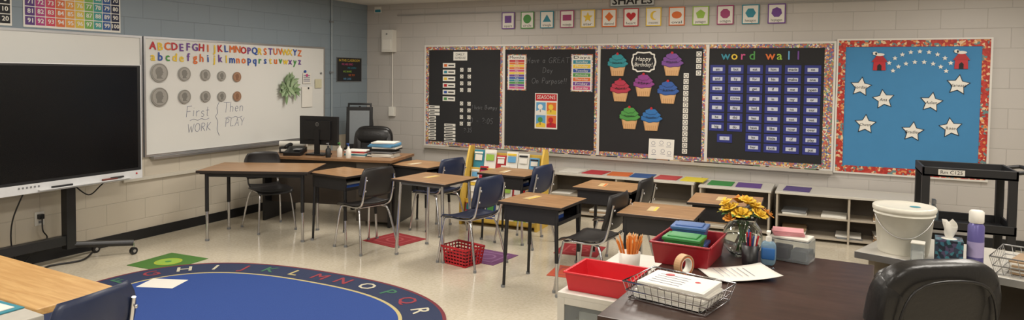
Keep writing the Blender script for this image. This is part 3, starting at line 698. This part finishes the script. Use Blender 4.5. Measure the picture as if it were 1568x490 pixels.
for k in range(5):
    t=rnd.uniform(.01,.022);b.box((0,0,z+t/2),(.26,.2,t),[WHITE,TEAL,WHITE,RED,PAPER2][k],rz=rnd.uniform(-6,6));z+=t
b.fin((1.36,-1.95,.75),13)
b=B('desk_telephone');b.box((0,0,.035),(.2,.2,.05),BLACK,rx=12);b.tube([(-.08,-.08,.09),(-.08,-.04,.105),(-.08,.04,.115),(-.08,.09,.11)],.02,BLACK,sub=4);b.bb((0,-.06,.06),(.08,.04,.072),GREYP);b.fin((.70,-2.27,.752),20,bevel=.004)
b=B('label_printer');b.bb((-.14,-.1,0),(.14,.1,.07),BLACK);b.bb((-.12,-.102,.02),(.1,-.1,.05),WHITE);b.cyl((-.16,0,.1),(.16,0,.1),.035,PAPER2);b.fin((.50,-2.08,.752),30,bevel=.004)
for (x,y,c,c2) in((1.26,-2.16,PAPER2,GRN),(1.40,-2.18,WHITE,BLU),(1.18,-2.26,BLACK,GREYP)):
    b=B('hand_lotion_bottle');b.lathe([(.028,0),(.03,.01),(.03,.09),(.012,.11),(.012,.13)],(0,0,0),c);b.cyl((0,0,.13),(0,0,.16),.006,c2);b.bb((-.006,-.03,.155),(.006,.006,.165),c2);b.fin((x,y,.75))
def office_chair(name,arms=True):
    b=B(name);LEA=P('black_leather',(30,29,29),.34,var=.2,scale=60,bump=.12)
    for k in range(5):
        a=2*math.pi*k/5+.3;c,s=math.cos(a),math.sin(a)
        b.tube([(0,0,.13),(.15*c,.15*s,.11),(.30*c,.30*s,.075)],.02,BLACK,n=8,sub=3);b.cyl((.3*c-.02*s,.3*s+.02*c,.03),(.3*c+.02*s,.3*s-.02*c,.03),.03,BLACK,n=14);b.cyl((.3*c,.3*s,.04),(.3*c,.3*s,.09),.008,CHROME,n=8)
    b.cyl((0,0,.1),(0,0,.42),.025,BLACK)
    b.bb((-.12,-.12,.40),(.12,.12,.43),BLACKM)
    b.sph((0,0,.48),(.27,.26,.065),LEA,e=.45,n=32)
    b.sph((-.16,0,.485),(.1,.245,.055),LEA,e=.6,n=24)
    Mb=R(10,'Y')
    b.sph((.27,0,.75),(.055,.25,.26),LEA,e=.45,n=36,k=18,M=Mb)
    b.sph((.235,0,.64),(.05,.22,.12),LEA,e=.6,n=28,M=Mb)
    b.sph((.27,0,.88),(.07,.24,.10),LEA,e=.55,n=28,M=Mb)
    for s in(-1,1):b.sph((.262,.2*s,.76),(.07,.06,.2),LEA,e=.7,n=20,M=Mb)
    b.tube([(.345,-.19,.62),(.36,-.20,.8),(.375,-.12,.93),(.375,.12,.93),(.36,.20,.8),(.345,.19,.62)],.006,LEA,sub=5)
    b.box((.31,0,.5),(.03,.08,.3),BLACK,ry=10)
    if arms:
        for s in(-1,1):
            b.tube([(.24,.25*s,.66),(.1,.29*s,.665),(-.12,.29*s,.655),(-.18,.285*s,.60),(-.1,.27*s,.48),(.05,.2*s,.43)],.02,BLACK,n=10,sub=5)
            b.sph((-.01,.29*s,.68),(.15,.035,.025),LEA,e=.6,n=20)
    return b
office_chair('executive_office_chair').fin((6.53,-4.98,0),-58)
office_chair('office_chair',arms=False).fin((.92,-1.2,0),110)
b=B('display_easel')
b.tube([(-.19,0,0),(-.17,.02,1.0),(-.15,.03,1.28),(.15,.03,1.28),(.17,.02,1.0),(.19,0,0)],.018,BLACK)
b.tube([(0,.03,1.25),(0,.35,0)],.013,BLACK);b.bb((-.2,-.05,.66),(.2,.02,.68),BLACK)
b.box((0,.005,.96),(.36,.012,.56),BLACK,rx=-3);b.box((0,-.004,.96),(.27,.006,.46),P('easel_grey',(128,134,138),.4),rx=-3);b.fin((.42,-.72,0),28)
b=B('book_display_rack');YR=P('rack_yellow',(214,178,76),.5)
for s in(-1,1):
    x=.46*s
    pts=[(-.20,0),(.16,0),(.16,.80),(.12,.87),(.04,.88),(-.0,.80),(-.20,.30)]
    vs=[(x-.012,p[0],p[1]) for p in pts]+[(x+.012,p[0],p[1]) for p in pts];n=len(pts)
    b.add(vs,[tuple(range(n)),tuple(reversed(range(n,2*n)))]+[(i,(i+1)%n,(i+1)%n+n,i+n) for i in range(n)],YR)
bc=[RED,BLU,GRN,WHITE,WHITE,TEAL,WHITE,LBL,PNK,PAPER2,WHITE,LGR,PAPER2]
for k,(y,z) in enumerate(((-.17,.06),(-.10,.26),(-.03,.44),(.04,.60))):
    b.bb((-.45,y-.02,z-.02),(.45,y+.10,z-.005),YR);b.bb((-.45,y-.02,z-.02),(.45,y-.012,z+.03),YR)
    x=-.43
    while x<.36:
        w_=rnd.uniform(.09,.15);hh=rnd.uniform(.17,.25);c=rnd.choice(bc);c2=rnd.choice(bc)
        b.box((x+w_/2,y+.04,z+hh/2),(w_,.012,hh),c,rx=-12);b.box((x+w_/2,y+.031,z+hh*.62),(w_*.7,.004,hh*.3),c2,rx=-12);b.box((x+w_/2,y+.037,z+hh*.86),(w_*.8,.004,hh*.1),rnd.choice([WHITE,YEL,INK]),rx=-12)
        x+=w_+.006
b.bb((-.45,.13,.0),(.45,.145,.80),YR);b.fin((2.97,-1.38,0),2,bevel=.003)
SHW=P('shelf_white_top',(200,196,186),.4);SHB=P('shelf_beige',(172,162,146),.5);SHD=P('shelf_inside',(96,88,78),.7)
KRA=P('kraft',(150,124,94),.7)
def lowshelf(x0,x1,h=.52,d=.58,seed=1):
    rn=random.Random(seed);b=B('low_bookshelf')
    y0,y1=-d,-.03
    b.bb((x0-.01,y0-.01,h-.025),(x1+.01,y1,h),SHW)
    n=max(1,round((x1-x0)/.85))
    for i in range(n+1):
        x=x0+(x1-x0)*i/n;x=min(max(x,x0+.01),x1-.01);b.bb((x-.01,y0,0),(x+.01,y1,h-.025),SHB)
    b.bb((x0,y0+.01,.24),(x1,y1,.258),SHB);b.bb((x0,y0+.01,.03),(x1,y1,.05),SHB);b.bb((x0,y1-.01,0),(x1,y1,h-.025),SHD)
    b.bb((x0+.01,y0+.34,.05),(x1-.01,y0+.35,h-.025),SHD)
    for zz in(.05,.258):
        x=x0+.05
        while x<x1-.32:
            t=0
            for k in range(rn.randint(1,5)):
                q=rn.uniform(.006,.022);b.box((x+.13,y0+.17,zz+t+q/2),(.24,.28,q),rn.choice([WHITE,PAPER2,PAPER2,GREYP,KRA,SHB,KRA]),rz=rn.uniform(-4,4));t+=q
                if t>.1:break
            x+=rn.uniform(.32,.6)
    b.fin(bevel=.003)
lowshelf(3.15,4.93,seed=3);lowshelf(5.0,5.74,seed=5,h=.50);lowshelf(5.80,7.2,seed=9,h=.50)
fol=[(3.42,PAPER2),(3.72,P('f_red',(186,50,60),.6)),(4.02,P('f_org',(212,110,56),.6)),(4.30,P('f_blue',(44,84,144),.6)),(4.60,P('f_red2',(186,64,68),.6)),(4.90,P('f_yel',(222,204,60),.6)),(5.2,P('f_grn',(54,134,64),.6)),(5.50,P('f_pur',(96,66,136),.6)),(6.0,P('f_dpur',(84,68,124),.6))]
for x,c in fol:
    b=B('pocket_folder');b.rect(-.13,-.16,.13,.16,.006,c,.006);b.rect(-.125,-.155,.125,-.02,.0075,c,.001);b.fin((x,-.34,.521 if x<4.95 else .501),rnd.uniform(-6,6))
b=B('utility_cart');X0,X1,Y0,Y1=6.98,7.62,-1.95,-1.45
CB2=P('cart_black',(34,34,36),.5)
for z in(.93,.50,.12):
    b.bb((X0,Y0,z),(X1,Y1,z+.02),CB2)
    for q in(((X0,Y0),(X1,Y0+.02)),((X0,Y1-.02),(X1,Y1)),((X0,Y0),(X0+.02,Y1)),((X1-.02,Y0),(X1,Y1))):b.bb((q[0][0],q[0][1],z),(q[1][0],q[1][1],z+.075),CB2)
for x in(X0+.03,X1-.03):
    for y in(Y0+.03,Y1-.03):
        b.bb((x-.028,y-.028,.1),(x+.028,y+.028,.95),CB2);b.cyl((x-.015,y,.045),(x+.015,y,.045),.045,GREYP,n=18);b.cyl((x,y,.05),(x,y,.1),.012,CHROME)
b.tube([(X1-.01,Y0+.06,.985),(X1+.09,Y0+.06,1.0),(X1+.11,Y0+.1,1.0),(X1+.11,Y1-.1,1.0),(X1+.09,Y1-.06,1.0),(X1-.01,Y1-.06,.985)],.016,CB2,n=10)
b.M=T(X0+.20,Y0-.002,.968)@MB;b.rect(-.09,-.022,.09,.022,.002,WHITE,.002);b.text('Rm C125',0,0,.04,.003,INK);b.fin(bevel=.004)
b=B('spray_bottle');b.lathe([(.035,0),(.037,.01),(.037,.12),(.014,.16),(.014,.18)],(0,0,0),P('clear_blue',(150,170,180),.2,trans=.5));b.bb((-.012,-.05,.18),(.012,.03,.21),GREYP);b.bb((-.006,-.04,.13),(.006,-.03,.18),GREYP);b.fin((7.08,-1.85,.521))
def rot2(x,y,a):
    a=math.radians(a);return x*math.cos(a)-y*math.sin(a),x*math.sin(a)+y*math.cos(a)
SA=-20;SO=(6.48,-4.12)
def st(x,y):
    r=rot2(x,y,SA);return (SO[0]+r[0],SO[1]+r[1])
b=B('side_counter');b.bb((-.03,-.05,.73),(1.9,.6,.76),P('counter_grey',(180,176,166),.4));b.bb((-.03,-.053,.725),(1.9,-.05,.762),ALU)
b.bb((.02,.02,0),(.05,.58,.73),SHB);b.bb((1.85,.02,0),(1.88,.58,.73),SHB);b.bb((.05,.5,.1),(1.85,.52,.73),SHD);b.bb((.9,.02,0),(.93,.5,.73),SHB);b.bb((.05,.03,.36),(1.85,.5,.38),SHB)
b.fin((SO[0],SO[1],0),SA,bevel=.003)
b=B('storage_bucket');BK=P('bucket_white',(220,217,204),.35)
b.lathe([(.135,0),(.14,.01),(.162,.26),(.17,.262),(.17,.27),(.166,.27),(.166,.282),(.172,.284),(.176,.295),(.176,.312),(.17,.32),(.15,.314),(.02,.315)],(0,0,0),BK,n=40)
b.tube([(.172*math.cos(a),.172*math.sin(a),.255-.13*math.sin((a-math.radians(180))/math.radians(130)*math.pi)) for a in [math.radians(180+130*k/14) for k in range(15)]],.0035,ALU,n=6)
b.disc(.05,-.03,.03,.3165,TEAL)
x,y=st(.155,.14);b.fin((x,y,.7605),20).scale=(.88,.88,.80)
CLR=P('clear_plastic',(225,232,235),.08,trans=.85,ior=1.2,var=.01)
b=B('clear_plastic_jar');b.bb((-.03,-.03,0),(.03,.03,.09),CLR);b.bb((-.026,-.026,.004),(.026,.026,.05),PAPER2);b.bb((-.032,-.032,.09),(.032,.032,.1),PAPER2);x,y=st(.265,-.01);b.fin((x,y,.7605),-10,bevel=.004)
b=B('tissue_box');TB=voro('tissue_box_pattern',[(20,36,52),(40,94,114),(70,60,90),(16,24,40),(50,110,122),(40,50,70)],60)
b.bb((-.06,-.06,0),(.06,.06,.13),TB);b.disc(0,0,.035,.1305,WHITE)
G=[]
for i in range(9):
    s=i/8;row=[]
    for j in range(13):
        a=2*math.pi*j/12;r=.012+.04*s*(1-.6*s)+.012*math.sin(3*a+s*3)*s;row.append((r*math.cos(a),r*.7*math.sin(a),.128+.085*s+.02*math.sin(2*a)*s))
    G.append(row)
b.shell(G,.001,WHITE);x,y=st(.39,.045);b.fin((x,y,.7605),-5,bevel=.002)
b=B('aerosol_can');b.lathe([(.031,0),(.033,.005),(.033,.19),(.024,.205)],(0,0,0),P('can_purple',(96,90,150),.3,metal=.2),n=28);b.lathe([(.027,.205),(.03,.21),(.03,.255),(.024,.262)],(0,0,0),WHITE,n=28);b.lathe([(.0335,.05),(.0335,.12)],(0,0,0),P('can_label',(160,150,190),.4),n=28,cap0=False,cap1=False);x,y=st(.50,.07);b.fin((x,y,.7605)).scale=(1.1,1.1,1.1)
def wirebasket(name,X,Y,H,mat,nx=12,ny=9,fl=1.12):
    b=B(name)
    for z,k in((.004,1),(H*.5,(1+fl)/2),(H,fl)):
        b.tube([(-X*k,-Y*k,z),(X*k,-Y*k,z),(X*k,Y*k,z),(-X*k,Y*k,z)],.0028 if z<H else .004,mat,n=6,closed=True)
    for i in range(nx+1):
        x=-X+2*X*i/nx;b.tube([(x*fl,-Y*fl,H),(x,-Y,.003),(x,Y,.003),(x*fl,Y*fl,H)],.0016,mat,n=5)
    for i in range(ny+1):
        y=-Y+2*Y*i/ny;b.tube([(-X*fl,y*fl,H),(-X,y,.003),(X,y,.003),(X*fl,y*fl,H)],.0016,mat,n=5)
    return b
b=wirebasket('wire_paper_basket',.17,.125,.075,CHROME)
z=.006
for k in range(9):
    t=rnd.uniform(.004,.012);b.box((rnd.uniform(-.01,.01),rnd.uniform(-.01,.01),z+t/2),(.29,.21,t),rnd.choice([WHITE,PAPER2,WHITE]),rz=rnd.uniform(-4,4));z+=t
b.M=T(0,0,z);b.rect(-.14,-.1,.14,.1,.001,WHITE);b.disc(.07,.03,.012,.0016,RED)
for k in range(5):b.rect(-.11,-.07+.03*k,.03,-.065+.03*k,.0016,PENCILG)
b.disc(-.07,.06,.02,.0016,RED);b.fin((5.735,-5.42,.7615),-14)
b=wirebasket('wire_paper_basket',.2,.15,.09,ALU)
z=.006
for k in range(7):b.box((0,0,z+.005),(.30,.22,.008),PAPER2 if k%2 else KRA,rz=rnd.uniform(-4,4));z+=.009
x,y=st(.80,.14);b.fin((x,y,.7605),SA)
# ---------------------------------------------------------------- foreground desk
DR=-4;DC=(6.0,-5.09)
b=B('teacher_desk');h=.76
b.bb((-.47,-.70,h-.032),(.47,.70,h),WOODDK);b.bb((-.44,-.67,0),(-.41,.67,h-.032),WOODDK);b.bb((-.41,.58,0),(.41,.61,h-.032),WOODDK);b.bb((-.41,-.64,0),(.41,-.61,h-.032),WOODDK)
b.bb((-.41,-.61,.08),(.33,-.30,h-.032),WOODDK)
for z in(.1,.31,.52):b.bb((.33,-.60,z),(.345,-.31,z+.19),WOODDK);b.bb((.345,-.52,z+.12),(.36,-.39,z+.13),ALU)
b.fin((DC[0],DC[1],0),DR,bevel=.003)
b=B('glass_front_cabinet');W=P('cabinet_white',(208,205,196),.4);h=.58;CW=.41
b.bb((0,0,h-.025),(CW,.95,h),W);b.bb((0,.01,0),(.02,.95,h-.025),W);b.bb((CW-.02,.01,0),(CW,.95,h-.025),W);b.bb((0,.92,0),(CW,.94,h-.025),W);b.bb((.02,.03,.0),(CW-.02,.92,.04),W);b.bb((.02,.05,.30),(CW-.02,.92,.315),W)
b.bb((0,0,.0),(.04,.02,h-.025),W);b.bb((CW-.04,0,0),(CW,.02,h-.025),W);b.bb((.04,0,h-.06),(CW-.04,.02,h-.025),W);b.bb((.04,0,0),(CW-.04,.02,.05),W)
b.bb((.04,.008,.05),(CW-.04,.012,h-.06),CLR)
b.bb((.06,.1,.315),(CW-.06,.5,.42),P('cab_contents',(120,110,84),.6));b.bb((.09,.08,.42),(.3,.4,.47),PAPER2)
b.tube([(.2,-.012,.3),(.2,-.03,.32),(.2,-.03,.42),(.2,-.012,.44)],.005,CHROME)
b.fin((5.035,-5.03,0),DR,bevel=.003)
def tray(name,X,Y,H,mat,fl=1.12,t=.004):
    b=B(name)
    def ringp(k,z):return [(-X*k,-Y*k,z),(X*k,-Y*k,z),(X*k,Y*k,z),(-X*k,Y*k,z)]
    vs=ringp(1,0)+ringp(fl,H)+ringp(fl-.03,H)+ringp(.97,t)
    fs=[(3,2,1,0),(12,13,14,15)]
    for r in range(3):
        for i in range(4):fs.append((r*4+i,r*4+(i+1)%4,(r+1)*4+(i+1)%4,(r+1)*4+i))
    b.add(vs,fs,mat)
    k=fl+.02
    for i in range(4):
        p=[(-X*k,-Y*k),(X*k,-Y*k),(X*k,Y*k),(-X*k,Y*k)];a,c=p[i],p[(i+1)%4]
        b.tube([(a[0],a[1],H-.004),(c[0],c[1],H-.004)],.006,mat,n=8)
    return b
tray('red_storage_tray',.165,.13,.10,P('tray_red',(200,36,46),.35),1.1).fin((5.25,-4.86,.5805),DR,bevel=.002)
b=tray('red_storage_bin',.13,.165,.115,P('bin_red',(150,24,36),.35),1.12)
b.fin((5.65,-4.74,.7605),DR,bevel=.002)
def lidbox(name,X,Y,H,mat,lid,loc,rz):
    b=B(name);b.box((0,0,H/2),(X,Y,H),mat,taper=.9);b.box((0,0,H+.008),(X+.014,Y+.014,.018),lid);b.box((0,0,H+.02),(X-.03,Y-.03,.008),lid);b.fin(loc,rz,bevel=.004)
GT=P('green_translucent',(50,134,66),.3,var=.1);BT=P('blue_translucent',(70,104,160),.3,var=.1)
lidbox('green_pencil_box',.18,.13,.045,GT,GT,(5.64,-4.82,.835),DR);lidbox('green_pencil_box',.18,.13,.045,GT,GT,(5.64,-4.82,.766),DR)
lidbox('blue_pencil_box',.17,.13,.055,BT,BT,(5.64,-4.66,.85),0);lidbox('blue_pencil_box',.17,.13,.055,BT,BT,(5.64,-4.66,.766),DR)
b=B('pencil_cup');b.lathe([(.045,0),(.05,.01),(.055,.09),(.052,.09),(.047,.012),(.001,.012)],(0,0,0),PAPER2,n=24,cap1=False)
PC=P('pencil_orange',(222,136,58),.5);PT=P('pencil_wood',(222,180,130),.6)
for k in range(34):
    a=rnd.uniform(0,6.28);r=rnd.uniform(0,.037);q=rnd.uniform(1.5,2.6);L=rnd.uniform(.14,.18)
    p0=Vector((r*math.cos(a)*.6,r*math.sin(a)*.6,.014));p1=Vector((r*q*math.cos(a),r*q*math.sin(a),L));d=(p1-p0).normalized()
    b.cyl(p0,p1,.0038,PC,n=6);b.cyl(p1,p1+d*.012,.0038,PT,n=6,r2=.001)
b.fin((5.26,-4.46,.5805)).scale=(1.15,1.15,1.15)
b=B('masking_tape_roll')
for k,c in enumerate([P('t_tan',(190,150,110),.5),P('t_brown',(140,90,60),.5),ORG,PAPER2]):
    r0,r1=.062-.006*k,.068-.006*k
    vs=[];n=28
    for i in range(n):
        t=2*math.pi*i/n
        for (r,yy) in((r0,-.02),(r1,-.02),(r1,.02),(r0,.02)):vs.append((r*math.cos(t),yy,.069+r*math.sin(t)))
    fs=[]
    for i in range(n):
        for j in range(4):fs.append((i*4+j,i*4+(j+1)%4,((i+1)%n)*4+(j+1)%4,((i+1)%n)*4+j))
    b.add(vs,fs,c,False)
b.fin((5.685,-5.06,.7605),60).scale=(.75,.9,.75)
G=[]
for i in range(9):
    G.append([(-.12+.24*i/8,-.16+.32*j/10,.003+.022*(j/10)**3+.02*max(0,(i/8-.6))**1.5) for j in range(11)])
b=B('open_paper_sheet');b.shell(G,.001,WHITE)
for k in range(6):b.rect(-.08,-.1+.03*k,.06,-.097+.03*k,.012,PENCILG)
b.fin((5.92,-4.93,.762),-60)
b=B('open_paper_sheet');b.rect(-.1,-.14,.1,.14,.002,WHITE,.002);b.fin((6.15,-5.66,.761),30)
GLS=P('clear_glass',(245,250,248),.02,trans=1.0,ior=1.45,var=0)
b=B('flower_vase')
b.lathe([(.045,.0),(.06,.004),(.09,.04),(.103,.09),(.095,.14),(.07,.175),(.062,.19),(.075,.21),(.072,.212),(.058,.19),(.066,.173),(.091,.14),(.099,.09),(.086,.042),(.056,.009),(.002,.008)],(0,0,0),GLS,n=36,cap1=False)
STM=P('stem_green',(60,104,54),.5);LEAF=P('leaf_green',(70,116,62),.5,var=.2)
for k in range(9):
    a=k*.7;b.tube([(.03*math.cos(a+2),.03*math.sin(a+2),.02),(.02*math.cos(a),.02*math.sin(a),.15),(.05*math.cos(a),.05*math.sin(a),.24)],.0035,STM,n=6,sub=4)
def rose(b,c,r,m,tilt):
    c=Vector(c);Rm=Matrix.Rotation(tilt[0],3,'X')@Matrix.Rotation(tilt[1],3,'Y')
    for layer,(n,rr,h,op) in enumerate(((3,.3,.9,.1),(5,.62,.75,.35),(6,1.0,.5,.75))):
        for k in range(n):
            a=2*math.pi*k/n+layer*.6;G=[]
            for i in range(5):
                s=i/4;row=[]
                for j in range(5):
                    t=(j/4*2-1)*.62*math.sin(math.pi*(.25+.6*s))
                    rad=r*rr*(.25+.75*s**.8)*(1+.1*op*s*s);z=r*h*(s if layer<2 else math.sin(s*2.0))-.15*r*abs(t)
                    p=Rm@Vector((rad*math.cos(a+t),rad*math.sin(a+t),z));row.append(tuple(c+p))
                G.append(row)
            b.shell(G,.0015,m)
YF=P('petal_yellow',(228,186,54),.6,var=.1);OF=P('petal_orange',(214,142,50),.6,var=.1)
for (x,y,z,r,m) in((-.06,-.03,.27,.048,YF),(.0,-.06,.25,.05,YF),(.05,.0,.29,.048,YF),(-.02,.04,.305,.046,OF),(.08,-.04,.255,.043,YF),(-.09,.02,.25,.04,YF),(.02,-.02,.315,.043,YF),(.11,.03,.25,.038,OF),(-.05,-.07,.23,.038,OF),(-.08,-.03,.30,.034,YF)):
    rose(b,(x,y,z-.03),r,m,(-y*6,x*6))
for k in range(12):
    a=k*.55;r0=.05;r1=.13;G=[]
    for i in range(6):
        s=i/5;w_=.022*math.sin(math.pi*min(1,s+.05));rr=r0+(r1-r0)*s
        G.append([(rr*math.cos(a)-t*w_*math.sin(a),rr*math.sin(a)+t*w_*math.cos(a),.21+.06*s-.05*s*s+.004*abs(t)) for t in(-1,0,1)])
    b.shell(G,.001,LEAF)
b.fin((5.89,-4.54,.761))
b=B('mesh_pen_cup');
b.lathe([(.038,0),(.042,.1),(.040,.1),(.036,.004)],(0,0,0),BLACKM,n=24,cap1=False)
for k in range(14):
    a=rnd.uniform(0,6.28);r=rnd.uniform(.01,.028);c=rnd.choice([BLACK,BLU,WHITE,RED,GREYP,NAVY])
    p0=Vector((r*.5*math.cos(a),r*.5*math.sin(a),.006));p1=Vector((r*1.6*math.cos(a),r*1.6*math.sin(a),rnd.uniform(.13,.17)));b.cyl(p0,p1,.0045,c,n=8)
b.fin((5.945,-4.70,.761))
b=B('hand_sanitizer_bottle');b.sph((0,0,.055),(.034,.022,.056),P('sanitizer_gel',(170,205,225),.1,trans=.6,ior=1.3),e=.5,n=24);b.sph((0,-.001,.055),(.030,.0225,.03),P('san_label',(46,106,176),.5),e=.3,n=20);b.cyl((0,0,.11),(0,0,.13),.013,WHITE);b.cyl((0,0,.13),(0,0,.15),.005,WHITE);b.bb((-.008,-.035,.148),(.008,.01,.158),WHITE);b.fin((6.03,-4.67,.761)).scale=(1.1,1.1,1.1)
b=B('clear_supply_box');b.bb((-.10,-.07,0),(.10,.07,.11),CLR);b.bb((-.085,-.055,.01),(.0,.055,.07),P('box_dark',(60,56,70),.5));b.bb((.01,-.055,.01),(.085,.055,.06),GREYP);b.box((0,0,.118),(.19,.13,.012),PAPER2);b.fin((6.13,-4.50,.761),-12,bevel=.003)
b=B('pink_note_stack')
for k in range(4):b.box((0,0,.003+.006*k),(.15,.11,.005),P('pink_note',(212,146,152),.7),rz=rnd.uniform(-8,8))
b.fin((6.11,-4.48,.8865),10)
# ---------------------------------------------------------------- left foreground tables
b=B('classroom_table');h=.72
b.bb((0,-.34,h-.03),(1.6,0,h),WOODLT);
for x in(.08,1.40):
    for y in(-.28,-.06):b.cyl((x,y,0),(x,y,h-.03),.02,CHROME)
b.fin((1.80,-6.18,0),-4,bevel=.004)
b=B('classroom_table');b.bb((0,-.7,h-.03),(1.7,0,h+.005),P('grey_table_top',(190,186,176),.4));b.bb((0,-.7,h-.035),(1.7,0.002,h-.028),EDG)
for x in(.08,1.35):
    for y in(-.62,-.08):b.cyl((x,y,0),(x,y,h-.03),.02,CHROME)
b.fin((1.78,-6.54,0),-4,bevel=.004)
b=B('worksheet_papers');b.box((0,0,.003),(.34,.24,.004),TEAL,rz=4);b.box((-.01,-.01,.007),(.31,.21,.003),WHITE,rz=4);b.box((-.25,-.1,.008),(.3,.22,.004),WHITE,rz=-20);b.box((.0,-.0,.0092),(.2,.02,.0006),LBL,rz=4);b.box((.0,.05,.0092),(.22,.012,.0006),ORG,rz=4);b.fin((3.16,-6.77,.7255),-4)
# ---------------------------------------------------------------- camera
cam=bpy.data.cameras.new('camera');co=bpy.data.objects.new('camera',cam);COL.objects.link(co);sc.camera=co
f,yaw,pitch,roll,cy=1271.24,.4382,-.0418,.0116,194.52
fw=Vector((-math.sin(yaw)*math.cos(pitch),math.cos(yaw)*math.cos(pitch),math.sin(pitch)))
r=Vector((math.cos(yaw),math.sin(yaw),0));u=r.cross(fw)
r2=r*math.cos(roll)+u*math.sin(roll);u2=-r*math.sin(roll)+u*math.cos(roll)
M=Matrix((( r2.x,u2.x,-fw.x,6.2877),(r2.y,u2.y,-fw.y,-8.2856),(r2.z,u2.z,-fw.z,1.70),(0,0,0,1)))
co.matrix_world=M
cam.sensor_width=36;cam.lens=36*f/1920;cam.shift_y=-(300-cy)/1920;cam.clip_start=.05
